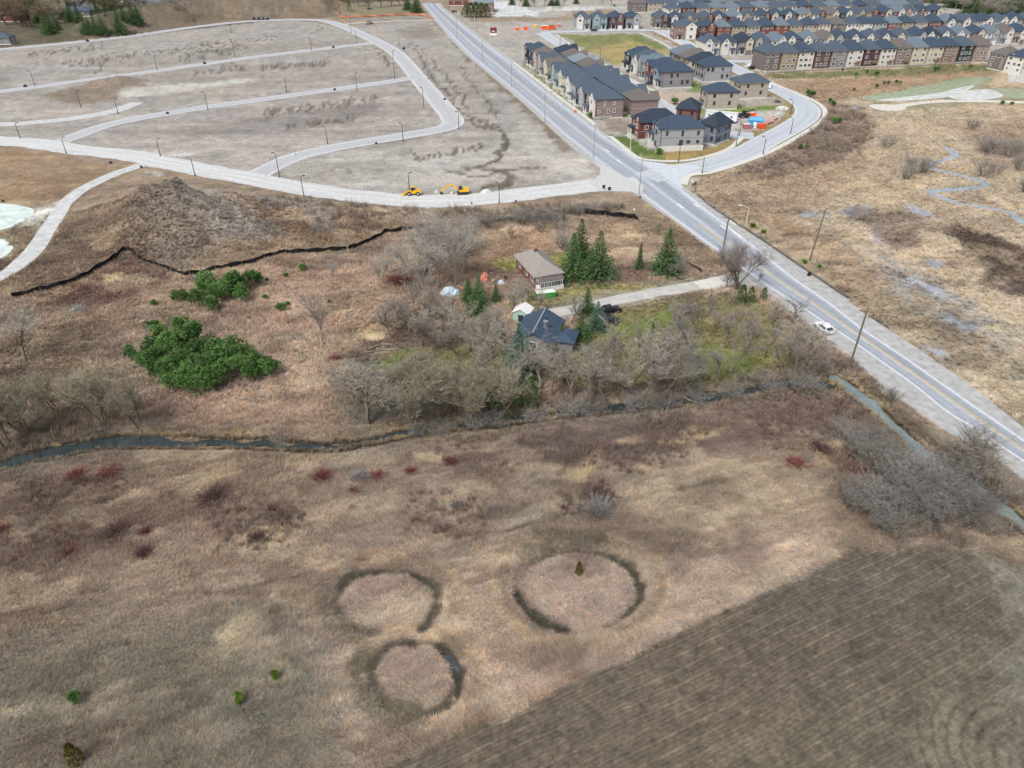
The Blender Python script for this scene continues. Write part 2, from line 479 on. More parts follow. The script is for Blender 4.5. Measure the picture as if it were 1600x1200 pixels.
# between silt fence and stream
MID = F([(-160,505),(20,470),(110,447),(165,421),(200,405),(225,417),(290,437),(330,434),(440,408),(545,397),(600,374),(660,364),(735,354),(800,347),(920,337),(990,346),(1030,372),(1080,418),(1120,432),(1180,448),(1240,500),(1290,598),(1200,600),(1130,617),(1000,632),(850,646),(720,663),(620,676),(510,695),(330,689),(150,690),(0,724),(-160,750)])
PAINT.append(('p', MID, C(158,134,113), 2.0, 1.0, 0, 5, None, 0))
zone([(60,462),(130,440),(200,412),(260,432),(250,450),(160,478),(110,500)], (118,90,76), 5, .85, .3)
zone([(-60,560),(60,520),(150,500),(230,570),(240,660),(130,680),(-60,720)], (134,116,92), 8, .8, .4)
zone([(380,430),(500,420),(600,420),(620,480),(560,560),(500,640),(330,670),(250,640),(420,560)], (172,145,122), 7, .9)
zone([(530,560),(600,500),(700,470),(760,520),(640,560),(560,610),(520,600)], (122,103,88), 7, .85, .3)
zone([(600,590),(520,570),(520,660),(640,660),(760,640),(760,600)], (132,118,98), 7, .8)
zone([(160,600),(300,640),(330,690),(170,690)], (140,110,92), 6, .7, .4)
zone([(740,360),(900,345),(980,350),(1010,372),(960,400),(900,380),(760,395)], (166,140,112), 5, .9)
zone([(930,345),(985,352),(1010,375),(960,375)], (184,158,126), 3, .8, .2)
zone([(900,400),(1060,415),(1080,432),(960,448),(880,445)], (136,114,96), 5, .85)
zone([(762,412),(790,402),(830,395),(900,395),(905,410),(850,430),(780,425)], (146,142,74), 2, .95, .15, 6, .05)
zone([(800,455),(870,448),(950,450),(1090,434),(1110,444),(1000,462),(880,480),(800,480)], (142,134,84), 3, .9, .2, 6, .15)
zone([(880,450),(980,446),(980,452),(890,464)], (140,136,72), 2, .7, .3)
zone([(930,490),(1040,468),(1180,465),(1270,560),(1200,590),(1000,625),(880,600),(900,540)], (124,120,70), 6, .95, 0, 6, .12)
zone([(950,520),(1060,480),(1080,495),(1000,525)], (106,124,50), 3, .75, .3, 6, .0)
zone([(1090,540),(1200,560),(1180,595),(1080,600)], (104,118,52), 4, .75, .3, 6, .0)
zone([(570,572),(640,540),(665,560),(640,580),(590,582)], (110,126,58), 3, .9, .15, 6, .05)
zone([(640,550),(760,520),(820,560),(830,640),(700,650),(600,600)], (126,122,76), 6, .85, .2, 6, .15)
zone([(540,645),(660,600),(720,640),(640,668),(560,680)], (128,124,116), 4, .8, .2)
zone([(556,520),(600,508),(618,520),(600,532),(560,532)], (192,170,128), 2, .9, .2, 2)
band([(395,688),(330,687),(250,685),(200,686)], (192,162,108), 4.6, 1.2, .9, .15, 2)
band([(480,690),(560,682),(640,662)], (176,154,116), 4.0, 1.5, .8, .3, 2)
zone([(165,433),(195,428),(193,438),(168,445)], (196,172,128), 1.5, .9, .3, 2); zone([(113,442),(135,437),(130,444)], (190,165,120), 1.2, .9, .2, 2)
zone([(360,690),(430,688),(520,695),(520,703),(430,704),(340,700)], (196,172,126), 1.5, .8, .3, 2)
zone([(100,480),(135,476),(130,490),(105,490)], (150,152,152), 2, .8, .3, 2)
# slope between the gravel road and the silt fence
SLOPE = F([(-160,225),(0,226),(110,240),(200,250),(300,270),(430,293),(520,309),(620,320),(700,321),(800,313),(870,303),(985,297),(1050,341),(1100,378),(1140,411),(1120,430),(1075,413),(1018,366),(990,345),(912,336),(800,346),(735,352),(660,362),(600,370),(545,395),(440,406),(330,432),(290,435),(224,415),(200,402),(110,445),(20,467),(-160,505)])
PAINT.append(('p', SLOPE, C(146,126,104), 1.5, 1.0, 0, 5, None, 0))
zone([(-60,230),(100,245),(180,262),(120,300),(60,318),(-60,315)], (150,124,94), 4, .8, .3)
zone([(180,310),(260,300),(340,340),(330,400),(270,425),(210,400),(225,350)], (127,115,102), 11, .9, .25, 6, .35)
zone([(160,300),(240,285),(250,310),(190,330)], (120,96,80), 4, .8, .3)
zone([(300,300),(440,310),(520,340),(430,390),(330,395),(290,350)], (142,132,121), 6, .9, .3, 6, .35)
zone([(330,340),(430,350),(520,345),(640,360),(560,385),(450,380)], (160,128,92), 4, .6, .6)
zone([(230,280),(430,300),(600,330),(900,315),(900,330),(640,340),(420,320)], (128,114,92), 3, .7, .35)
zone([(480,345),(520,340),(530,370),(490,378)], (126,122,118), 3, .8, .3)
zone([(900,330),(1000,320),(1050,350),(1080,400),(1050,395),(1000,345)], (140,122,96), 3, .8, .3)
band([(1010,318),(1050,348),(1100,384),(1140,416)], (168,148,110), 2.5, 2, .5, .4)
band([(205,264),(180,272),(140,291),(110,312),(90,340),(70,370),(45,400),(15,425)], (150,128,98), 9, 3, .5)
zone([(40,330),(100,312),(110,318),(62,352),(30,358)], (205,202,190), 2, .9); zone([(56,360),(68,352),(72,366),(62,376)], (200,198,188), 1.5, .8)
zone([(225,265),(262,272),(250,277),(226,270)], (190,190,180), 1.5, .8, .3)
# building plots
PLOTS = F([(-200,-10),(0,78),(200,58),(330,42),(450,30),(530,40),(690,32),(745,97),(803,144),(878,212),(950,273),(985,283),(870,296),(700,313),(520,302),(390,277),(200,241),(0,217),(-200,205)])
PAINT.append(('p', PLOTS, C(158,151,142), 2.0, 1.0, 0, 5, .0, 0))
for q, c, s in (([(110,205),(250,182),(420,165),(640,135),(690,180),(560,215),(450,232),(300,235),(200,226)], (158,149,140), .8), ([(240,205),(430,180),(590,160),(600,175),(470,205),(300,212)], (132,125,118), .75),
                ([(90,100),(250,88),(480,62),(580,68),(380,92),(150,108)], (150,142,132), .7), ([(60,150),(160,125),(225,128),(220,150),(120,165)], (130,114,96), .9),
                ([(230,115),(600,84),(650,118),(400,148),(250,160)], (156,146,134), .75), ([(190,140),(250,135),(400,122),(400,128),(280,142),(190,155)], (182,182,172), .8), ([(240,238),(292,240),(288,246),(250,245)], (208,204,192), .9),
                ([(520,240),(700,215),(800,230),(860,280),(700,300),(520,290)], (176,170,158), .7), ([(480,270),(560,250),(640,240),(640,262),(520,288)], (150,142,130), .5), ([(615,48),(668,36),(690,60),(640,62)], (136,127,116), .8),
                ([(690,90),(740,110),(760,140),(700,150)], (150,142,130), .5), ([(820,190),(870,215),(925,255),(920,285),(860,280),(800,215)], (184,178,166), .8), ([(480,215),(560,212),(690,205),(600,230)], (142,134,124), .5)):
    zone(q, c, 6, s, .35, 9)
band([(684,34),(712,66),(745,100),(790,140),(830,176),(862,206),(885,235)], (128,112,90), 3.5, 2, .8, .25)
RUT = (92,84,74)
rr = random.Random(4)
for (a, b, n, ln) in (((170,88),(395,72),20,9), ((285,92),(372,76),9,12), ((420,178),(600,152),15,12), ((455,196),(560,184),10,7), ((300,114),(392,106),9,8), ((405,106),(520,97),16,9), ((40,86),(170,70),10,9),
                      ((300,70),(440,58),12,6), ((650,250),(770,225),12,7), ((100,100),(200,92),8,10)):
    for i in range(n):
        t = (i+rr.uniform(-.3, .3))/n
        x, y = a[0]+(b[0]-a[0])*t, a[1]+(b[1]-a[1])*t
        w1, w2 = rr.uniform(-6, 3), rr.uniform(-5, 5)
        band([(x, y-ln/2), (x+w1*.5, y), (x+w2, y+ln/2)], RUT, 1.2, .9, .8, .15, 3)
for q, w in (([(640,65),(655,90),(668,108),(684,128),(702,150),(715,172),(735,184),(742,190)], 1.1), ([(660,78),(690,110),(712,140),(728,165),(733,172)], 1.1), ([(715,100),(740,135),(764,160),(780,190)], .8),
             ([(718,190),(735,187),(745,195),(760,200)], 1.4), ([(752,188),(765,200),(780,205),(792,220),(788,235),(770,250),(745,262),(715,268)], 1.4), ([(758,186),(775,200),(790,212),(795,230),(780,246),(750,258),(720,262)], 1.0),
             ([(780,205),(786,225),(775,245)], .9), ([(740,262),(780,268),(800,280),(790,290),(755,292)], 2.5), ([(700,268),(730,272),(760,275),(790,268),(850,262)], 1.2), ([(520,265),(540,262),(545,272)], .8), ([(640,235),(648,242),(660,252)], .8),
             ([(60,100),(80,84),(100,78)], .9), ([(150,118),(158,105),(165,98)], .9), ([(290,76),(320,70),(345,66)], .8), ([(340,104),(365,98),(380,92)], .8), ([(490,30),(505,42),(495,50),(470,54)], .7), ([(590,75),(600,90),(612,105)], 1.4)):
    band(q, (98,88,74), w*1.25, 1.2, .85, .15, 3)
# north of the plots: berm and the village
zone([(-250,-60),(0,75),(200,57),(330,42),(450,30),(520,28),(530,8),(640,0),(660,-40),(300,-60)], (88,83,64), 6, 1.0)
zone([(170,58),(240,36),(330,20),(430,14),(505,12),(520,28),(400,33),(300,43)], (120,106,88), 3, .95, .2)
zone([(530,28),(535,8),(560,4),(640,5),(665,28)], (128,122,92), 3, .8); zone([(536,30),(560,28),(665,20),(680,30),(560,33)], (134,136,124), 2, .8)
zone([(60,0),(150,0),(150,30),(110,28),(60,20)], (120,120,122), 3, .5)
# east of the main road: estate
EAST = F([(660,-40),(725,38),(800,95),(925,196),(995,246),(1064,292),(1110,270),(1200,240),(1282,190),(1288,172),(1200,128),(1195,112),(1640,88),(1800,-60)])
PAINT.append(('p', EAST, C(164,157,146), 2.0, 1.0, 0, 5, .0, 0))
zone([(690,0),(770,0),(770,20),(840,28),(880,26),(900,15),(960,12),(960,24),(895,32),(840,34),(740,34)], (146,128,102), 3, .9, .2)
zone([(765,0),(800,2),(842,20),(838,25),(775,26),(768,20)], (196,198,194), 1.5, 1)
zone([(800,14),(960,9),(990,10),(990,14),(840,18)], (190,190,184), 1.5, .9)
GR, DRYL = (88,110,48), (150,128,76)
zone([(876,55),(990,53),(1048,78),(1040,96),(960,100),(925,84)], (126,128,76), 2, 1, 0); zone([(915,78),(985,64),(1045,78),(1035,98),(960,100)], (166,146,92), 5, .8, .2); zone([(975,54),(1000,54),(1048,76),(1030,76)], (104,118,56), 3, .7)
for q in ([(800,101),(830,124),(880,163),(925,200),(922,204),(870,165),(803,106)],):
    zone(q, (128,116,76), .8, 1, .2)
zone([(946,214),(960,210),(1000,246),(990,252),(972,240)], (86,112,50), .8, .9); zone([(905,188),(925,196),(935,206),(915,196)], GR, .8, .9)
zone([(962,214),(982,212),(1022,236),(1005,246)], GR, .8, 1); zone([(1000,242),(1030,236),(1048,252),(1010,249)], (112,118,58), .8, 1)
zone([(1028,240),(1080,232),(1120,228),(1140,210),(1160,213),(1130,234),(1090,246),(1046,252)], DRYL, 1, 1)
zone([(1046,254),(1080,252),(1130,240),(1165,220),(1170,221),(1160,232),(1120,248),(1070,258)], (86,112,48), .6, 1)
zone([(815,98),(826,102),(905,172),(930,186),(921,188),(870,148)], (100,116,56), .6, .9, .2, 3)
zone([(935,180),(1030,172),(1040,178),(975,186)], (146,142,72), 1, .8); zone([(940,184),(975,185),(985,210),(950,205)], (140,128,112), 2, .9)
zone([(1062,172),(1155,166),(1235,162),(1225,178),(1100,182)], (118,130,50), 1, .9, .2); zone([(1155,166),(1200,163),(1200,178),(1155,180)], (104,134,34), 1, .9)
zone([(1078,125),(1100,128),(1100,142),(1078,144)], (104,124,56), 1, .9); zone([(1066,66),(1100,70),(1130,84),(1100,88)], (110,130,50), 1, .9)
zone([(1100,178),(1200,172),(1246,170),(1235,185),(1190,203),(1140,208),(1100,196)], (178,172,166), 2, .9); zone([(1170,182),(1215,180),(1205,200),(1165,200)], (186,150,136), 2, .7, .2)
zone([(1015,145),(1100,145),(1100,165),(1040,166)], (176,160,138), 2, .9, .2); zone([(1150,160),(1235,158),(1232,164),(1155,168)], (160,146,130), 1, .8)
zone([(1180,98),(1200,96),(1204,118),(1182,122),(1150,112)], (166,156,146), 2, .9)
for w in (SIDE,):
    band(None, (146,128,84), 16.0, 1, .95, .1, 5, 0, w)
# the marsh meadow on the right
MEAD = F([(1070,294),(1137,341),(1200,382),(1350,490),(1500,590),(1720,760),(1900,600),(1900,100),(1640,86),(1540,98),(1200,114),(1204,130),(1290,166),(1290,192),(1200,243),(1110,274)])
PAINT.append(('p', MEAD, C(181,163,136), 1.5, 1.0, 0, 5, 1.0, 0))
zone([(1195,116),(1545,100),(1560,112),(1400,118),(1210,124)], (112,112,70), 2, .95, .2)
zone([(1204,128),(1400,118),(1560,110),(1560,120),(1400,145),(1340,152),(1290,165)], (160,132,104), 4, .9, .25)
zone([(1290,160),(1350,168),(1366,200),(1340,240),(1260,270),(1180,285),(1120,276),(1220,238)], (130,113,98), 6, .9, .25)
zone([(1085,290),(1130,275),(1250,275),(1330,250),(1350,230),(1355,260),(1280,330),(1250,370)], (162,140,114), 7, .8, .3)
zone([(1085,292),(1150,318),(1290,372),(1400,430),(1490,485),(1470,520),(1380,500),(1200,380),(1110,316)], (154,131,104), 5, .85, .35)
zone([(1330,440),(1480,470),(1600,560),(1700,680),(1640,690),(1500,580),(1400,510)], (152,138,112), 8, .75, .4)
zone([(1350,380),(1470,440),(1560,500),(1640,560),(1500,520),(1400,460)], (146,146,146), 8, .7, .7, 4)
for q in ([(1322,322),(1352,320),(1365,330),(1345,342),(1325,335)], [(1367,350),(1385,362),(1382,385),(1370,378)], [(1410,318),(1440,328),(1460,340),(1430,335)], [(1450,405),(1480,410),(1470,418),(1452,415)],
          [(1420,432),(1470,450),(1490,470),(1450,455)], [(1480,490),(1520,515),(1515,520),(1480,500)], [(1440,540),(1490,552),(1470,560)], [(1395,334),(1410,338),(1400,346)]):
    zone(q, (156,162,172), 2.0, .95, .25, 2.5, .1)
zone([(1320,322),(1380,325),(1440,340),(1448,348),(1425,350),(1435,385),(1400,394),(1378,375),(1345,350)], (124,106,92), 3, .85, .3, 4)
zone([(1472,356),(1505,360),(1545,366),(1590,385),(1640,400),(1640,470),(1570,460),(1535,445),(1545,415),(1515,395)], (88,73,63), 3, .95, .2, 4)
zone([(1490,345),(1520,360),(1490,365)], (110,90,74), 3, .7)
band([(1310,376),(1345,400),(1400,425),(1460,470),(1540,535),(1600,580)], (118,114,108), 1.0, 1, .7, .2, 3)
band([(1460,160),(1440,170),(1445,185),(1400,190),(1360,190)], (128,116,96), 1.2, 1, .7, .2, 3)
band([(1340,290),(1380,290),(1395,270),(1370,255)], (140,124,98), 1.0, 1, .6, .2, 3)
zone([(1500,200),(1640,180),(1640,270),(1540,255)], (140,120,100), 8, .6, .45)
zone([(1240,330),(1310,335),(1290,342)], (168,170,172), 2, .7, .4)
# roadside gravel, driveway, banks
band(None, (150,142,128), 7.0, 2, .7, .2, 3, 0, DRIVE)
zone([(1190,452),(1240,500),(1300,540),(1350,580),(1410,630),(1390,600),(1290,530)], (176,174,168), 2, .9)
band(None, (110,98,82), 9, 4, .6, .3, 3, .5, STREAM)
band(None, (104,94,74), 9, 3, .7, .3, 3, .6, CANAL)
zone([(1290,600),(1330,640),(1350,700),(1420,770),(1530,850),(1560,860),(1480,860),(1330,800),(1290,740),(1320,700)], (106,92,80), 6, .9, .15)
zone([(1560,850),(1600,830),(1640,850),(1640,880),(1590,875)], (176,158,128), 2, .8, .2)
for q in ([(-60,316),(0,316),(30,319),(57,329),(42,347),(5,362),(-60,369)], [(-60,372),(0,371),(17,379),(23,389),(2,407),(-60,418)], [(1340,152),(1372,160),(1480,155),(1570,158),(1680,158),(1680,138),(1545,138),(1552,120),(1510,119),(1400,141)], [(1352,163),(1410,162),(1530,155),(1680,157),(1680,164),(1530,161),(1420,172),(1370,176)]):
    zone(q, (150,140,110), 1.0, 1, 0, 6, 0)
# ploughed field
PAINT.append(('p', FIELD, C(103,91,73), .9, 1.0, 0, 3, 0.0, 0))
zone([(1180,925),(1340,866),(1400,858),(1470,860),(1540,868),(1560,930),(1400,960),(1200,960)], (92,86,78), 9, .6)
zone([(1300,1130),(1480,1040),(1600,1060),(1700,1300),(900,1300),(1100,1180)], (113,104,82), 14, .8, .2)
zone([(1535,868),(1600,884),(1760,940),(1760,1100),(1590,1060),(1590,980),(1560,920)], (134,130,108), 3, .95)
zone([(1575,1040),(1620,1030),(1760,1100),(1760,1300),(1600,1300)], (130,126,106), 4, .85)
zone([(1440,1100),(1470,1080),(1510,1085),(1560,1095),(1580,1200),(1590,1300),(1420,1300),(1425,1150)], (124,114,90), 4, .8)

FDIR = np.array(flat((1290,884)))-np.array(flat((900,1064))); FDIR /= np.linalg.norm(FDIR)
FNOR = np.array((-FDIR[1], FDIR[0]))
TURN = F([(1440,1100),(1470,1080),(1510,1085),(1560,1095),(1580,1200),(1590,1300),(1420,1300),(1425,1150)])
MARGIN = F([(1470,840),(1520,875),(1545,905),(1575,950),(1595,1000),(1590,1060),(1580,1120),(1600,1300),(1900,1300),(1900,840)])
TURN_C = np.array(flat((1640, 1230)))

def cover(X, Y):
    """albedo of the ground cover and how much of it is tall grass, at world points"""
    n = len(X)
    amp = 0.5+0.008*Y
    wx = X+amp*2.4*(fbm(X/5, Y/5, 31, 3)-.5)
    wy = Y+amp*2.4*(fbm(X/5, Y/5, 47, 3)-.5)
    col = np.tile(C(151,132,111), (n, 1))
    veg = np.ones(n)
    m1 = fbm(X/23, Y/23, 3, 4); m2 = fbm(X/9, Y/7, 8, 4); m3 = fbm(X/3.0, Y/2.2, 12, 3)
    for kind, P, c, fe, st, brk, sc, vg, w in PAINT:
        m = mpoly(wx, wy, P, fe) if kind == 'p' else mline(wx, wy, P, w, fe)
        if brk:
            s = m > 0
            if s.any():
                b = fbm(X[s]/sc, Y[s]/sc, int(abs(c[0]*9000)) % 97, 3)
                m[s] *= smooth(.5-.5*(1-brk)-.12, .5-.5*(1-brk)+.14, b) if brk < .99 else b
        m = m*st
        col = col*(1-m[:, None])+c*m[:, None]
        if vg is not None: veg = veg*(1-m)+vg*m
    # matted straw, brown weeds and lodged stalks, wherever tall grass grows
    q = veg*(1-.75*smooth(150, 260, Y))
    st_ = smooth(.50, .66, fbm(X/8+Y/30, Y/4.2-X/26, 141, 4))*.40*q
    dk_ = smooth(.52, .68, fbm(X/11-Y/40, Y/5.5, 151, 4))*.55*q
    col = col*(1-dk_[:, None])+C(116,98,82)*dk_[:, None]
    col = col*(1-st_[:, None])+C(190,171,140)*st_[:, None]
    uu_ = X*.93+Y*.36+3*(fbm(X/15, Y/15, 161, 2)-.5); vv_ = -X*.36+Y*.93+3*(fbm(X/15, Y/15, 162, 2)-.5)
    col = col*(1+.55*(q*(fbm(uu_/3.2, vv_/.75, 163, 3)-.5))[:, None])
    warm = (m1-.5)[:, None]*np.array((.16, .06, -.06))
    col = col*(1+warm+0.42*(m2-.5)[:, None]+0.46*(m3-.5)[:, None]*np.array((1, 1, .95)))
    far = (Y > 170) & (Y < 420) & (X < 60)
    if far.any():                                        # graded plots: streaks along the plot rows
        k = fbm(X[far]/30+Y[far]/60, Y[far]/4.5-X[far]/40, 77, 4)
        col[far] *= (1+0.62*(k-.5))[:, None]
    fm = mpoly(X, Y, FIELD, 1.0)
    s = fm > 0.2
    if s.any():
        x, y = X[s], Y[s]
        tm = mpoly(x, y, TURN, 2.0)
        u = (x*FNOR[0]+y*FNOR[1])+0.5*(fbm(x/14, y/14, 91, 2)-.5)
        r = np.hypot((x-TURN_C[0])*1.0, (y-TURN_C[1])*.8)+.8*(fbm(x/6, y/6, 92, 2)-.5)
        line = 0
        fine = 0.22*(fbm(x*FDIR[0]/9+y*FDIR[1]/9, u*1.1, 96, 3)-.5)
        line2 = -0.32*np.exp(-((np.mod(r, 1.25)-.6)/.2)**2)+.08
        col[s] = col[s]*.55+.45*(.3*col[s].mean(1, keepdims=True)+.7*C(103,91,73))
        clod = 0.55*(vnoise(x*2.2, y*2.2, 95)-.5)
        col[s] *= (1+(line+fine)*(1-tm)+line2*tm+clod*.7)[:, None]
        veg[s] = 0
    lum = col@np.array((.3, .55, .15))
    col = lum[:, None]+(col-lum[:, None])*.88
    return np.clip(col, .01, .9), np.clip(veg, 0, 1)

# ------------------------------------------------------------------ the ground sheet (one mesh, finer near the meadow)
ys = [-400, -150, -40, 10, 24]
y = 34.0
while y < 1250:
    ys.append(y); y += 0.215*(y*y+H*H)/(H*H)*(0.42 if 430 < y < 640 else 0.9)
ys += [1400, 1700, 2300, 3400, 5200]
ys = np.array(ys, float)
nu = 760
us = np.concatenate(([-9, -4, -2.2, -1.5, -1.2], np.linspace(-1, 1, nu), [1.2, 1.5, 2.2, 4, 9]))
gy, gu = np.meshgrid(ys, us, indexing='ij')
gx = gu*(np.clip(gy, 30, 1300)*0.60+31)
gx, gy = gx.ravel(), gy.ravel()
gz = terrain(gx, gy)
gcol, gveg = cover(gx, gy)
fm_ = mpoly(gx, gy, FIELD, 1.0)
u_ = gx*FNOR[0]+gy*FNOR[1]
nr, nc = len(ys), len(us)
idx = np.arange(nr*nc).reshape(nr, nc)
gf = np.stack([idx[:-1, :-1], idx[:-1, 1:], idx[1:, 1:], idx[1:, :-1]], -1).reshape(-1, 4)

def ground_material():
    m = attr_mat('ground_cover', 0.95)
    n, l = m.node_tree.nodes, m.node_tree.links
    b = n['Principled BSDF']
    src = b.inputs['Base Color'].links[0].from_socket
    tc = n.new('ShaderNodeTexCoord')
    def noise(scale, detail, rough=.6, stretch=None):
        v = tc.outputs['Object']
        if stretch:
            mp = n.new('ShaderNodeMapping'); mp.vector_type = 'TEXTURE'; mp.inputs['Scale'].default_value = tuple(1/q for q in stretch); mp.inputs['Rotation'].default_value = (0, 0, math.atan2(FDIR[1], FDIR[0]))
            l.new(v, mp.inputs['Vector']); v = mp.outputs[0]
        t = n.new('ShaderNodeTexNoise'); t.inputs['Scale'].default_value = scale; t.inputs['Detail'].default_value = detail; t.inputs['Roughness'].default_value = rough
        l.new(v, t.inputs['Vector'])
        return t.outputs['Fac']
    a = noise(1.3, 6, .75, (1, 1, 1)); c = noise(3.2, 4, .7, (.35, 1.6, 1)); d = noise(.32, 5, .65)
    def mr(s, lo, hi):
        q = n.new('ShaderNodeMapRange'); q.inputs['From Min'].default_value = .32; q.inputs['From Max'].default_value = .68
        q.inputs['To Min'].default_value = lo; q.inputs['To Max'].default_value = hi; l.new(s, q.inputs['Value']); return q.outputs[0]
    p = n.new('ShaderNodeMath'); p.operation = 'MULTIPLY'; l.new(mr(a, .66, 1.34), p.inputs[0]); l.new(mr(c, .76, 1.24), p.inputs[1])
    p2 = n.new('ShaderNodeMath'); p2.operation = 'MULTIPLY'; l.new(p.outputs[0], p2.inputs[0]); l.new(mr(d, .82, 1.18), p2.inputs[1])
    s = n.new('ShaderNodeVectorMath'); s.operation = 'SCALE'; l.new(src, s.inputs[0]); l.new(p2.outputs[0], s.inputs['Scale'])
    # drill rows of the ploughed field
    def M(op, x, y=None):
        q = n.new('ShaderNodeMath'); q.operation = op
        for i, v in enumerate((x, y)):
            if v is None: continue
            if isinstance(v, (int, float)): q.inputs[i].default_value = v
            else: l.new(v, q.inputs[i])
        return q.outputs[0]
    dt = n.new('ShaderNodeVectorMath'); dt.operation = 'DOT_PRODUCT'; l.new(tc.outputs['Object'], dt.inputs[0]); dt.inputs[1].default_value = (FNOR[0], FNOR[1], 0)
    wob = noise(.07, 2, .5)
    u = M('ADD', dt.outputs['Value'], M('MULTIPLY', wob, 1.2))
    patch = noise(.09, 3, .6)
    rowl = M('POWER', M('MULTIPLY', M('ADD', M('SINE', M('MULTIPLY', u, 2*math.pi/1.45)), 1.0), .5), 12.0)
    rowf = M('SINE', M('MULTIPLY', u, 2*math.pi/.48))
    amp = M('MULTIPLY', rowl, mr(patch, .02, .40))
    tot = M('ADD', M('ADD', amp, M('MULTIPLY', rowf, .07)), -.05)
    at = n.new('ShaderNodeAttribute'); at.attribute_name = 'field'
    k = M('ADD', M('MULTIPLY', tot, at.outputs['Fac']), 1.0)
    s2 = n.new('ShaderNodeVectorMath'); s2.operation = 'SCALE'; l.new(s.outputs[0], s2.inputs[0]); l.new(k, s2.inputs['Scale'])
    l.new(s2.outputs[0], b.inputs['Base Color'])
    bp = n.new('ShaderNodeBump'); bp.inputs['Strength'].default_value = .6; bp.inputs['Distance'].default_value = .25
    l.new(a, bp.inputs['Height']); l.new(bp.outputs[0], b.inputs['Normal'])
    return m
gme = np_mesh('ground', np.stack([gx, gy, gz], 1), gf, ground_material(), gcol, True)
ga = gme.attributes.new('field', 'FLOAT', 'POINT')
ga.data.foreach_set('value', (fm_*(1-mpoly(gx, gy, TURN, 2.0))*(1-mpoly(gx, gy, MARGIN, 2.0))).astype(np.float32))
ground = put('ground', gme)
tag(ground, kind='structure', label='dry grass, bare plots and ploughed soil over the whole area')
# ------------------------------------------------------------------ roads, paths, water
def sheet(name, A, B, off, m, n=4, kind='structure', level=None):
    """strip between two matching rows of world points"""
    A = np.asarray(A); B = np.asarray(B)
    t = np.linspace(0, 1, n)
    P = A[:, None, :]*(1-t)[None, :, None]+B[:, None, :]*t[None, :, None]
    k = len(A)
    x, y = P[..., 0].ravel(), P[..., 1].ravel()
    z = (np.full(x.shape, level) if level is not None else terrain(x, y))+off
    idx = np.arange(k*n).reshape(k, n)
    f = np.stack([idx[:-1, :-1], idx[:-1, 1:], idx[1:, 1:], idx[1:, :-1]], -1).reshape(-1, 4)
    me = np_mesh(name, np.stack([x, y, z], 1), f, m)
    uv = me.uv_layers.new(name='across')
    uu = np.tile(t, k); vv = np.repeat(np.cumsum(np.r_[0, np.linalg.norm(np.diff((A+B)/2, axis=0), axis=1)]), n)
    li = f.ravel()
    uv.data.foreach_set('uv', np.stack([uu[li], vv[li]], 1).astype(np.float32).ravel())
    if me.polygons[0].normal.z < 0: me.flip_normals()
    o = put(name, me)
    if kind: o['kind'] = kind
    return o

def offset(P, d):
    T = np.gradient(P, axis=0); T /= np.linalg.norm(T, axis=1)[:, None]+1e-9
    return P+np.stack([-T[:, 1], T[:, 0]], 1)*d

def ribbon(name, P, w, off, m, n=4, kind='structure', wob=0.0, level=None, seed=1):
    if wob:
        a = w/2+wob*(fbm(P[:, 0]/5, P[:, 1]/5, seed, 3)-.5)*2; b = w/2+wob*(fbm(P[:, 0]/5, P[:, 1]/5, seed+5, 3)-.5)*2
        T = np.gradient(P, axis=0); T /= np.linalg.norm(T, axis=1)[:, None]+1e-9
        N = np.stack([-T[:, 1], T[:, 0]], 1)
        return sheet(name, P+N*a[:, None], P-N*b[:, None], off, m, n, kind, level)
    return sheet(name, offset(P, w/2), offset(P, -w/2), off, m, n, kind, level)

def by_y(P, yy):
    o = np.argsort(P[:, 1]); return np.stack([np.interp(yy, P[o, 1], P[o, 0]), yy], 1)

def road_mat(name, col, wear, stripes):
    m = mat(name, col, .9, .10, .8)
    n, l = m.node_tree.nodes, m.node_tree.links
    b = n['Principled BSDF']
    src = b.inputs['Base Color'].links[0].from_socket
    uv = n.new('ShaderNodeUVMap'); sx = n.new('ShaderNodeSeparateXYZ'); l.new(uv.outputs[0], sx.inputs[0])
    cr = n.new('ShaderNodeValToRGB'); l.new(sx.outputs[0], cr.inputs[0])
    el = cr.color_ramp.elements
    el[0].position, el[0].color = stripes[0][0], (stripes[0][1],)*3+(1,)
    el[1].position, el[1].color = stripes[-1][0], (stripes[-1][1],)*3+(1,)
    for p, v in stripes[1:-1]:
        e = el.new(p); e.color = (v, v, v, 1)
    mp = n.new('ShaderNodeMapping'); mp.inputs['Scale'].default_value = (14, .05, 1); l.new(uv.outputs[0], mp.inputs[0])
    no = n.new('ShaderNodeTexNoise'); no.inputs['Scale'].default_value = 1.0; no.inputs['Detail'].default_value = 5; l.new(mp.outputs[0], no.inputs['Vector'])
    mr = n.new('ShaderNodeMapRange'); mr.inputs['From Min'].default_value = .3; mr.inputs['From Max'].default_value = .7; mr.inputs['To Min'].default_value = 1-wear; mr.inputs['To Max'].default_value = 1+wear
    l.new(no.outputs['Fac'], mr.inputs['Value'])
    a = n.new('ShaderNodeVectorMath'); a.operation = 'MULTIPLY'; l.new(src, a.inputs[0]); l.new(cr.outputs[0], a.inputs[1])
    c = n.new('ShaderNodeVectorMath'); c.operation = 'SCALE'; l.new(a.outputs[0], c.inputs[0]); l.new(mr.outputs[0], c.inputs['Scale'])
    l.new(c.outputs[0], b.inputs['Base Color'])
    return m

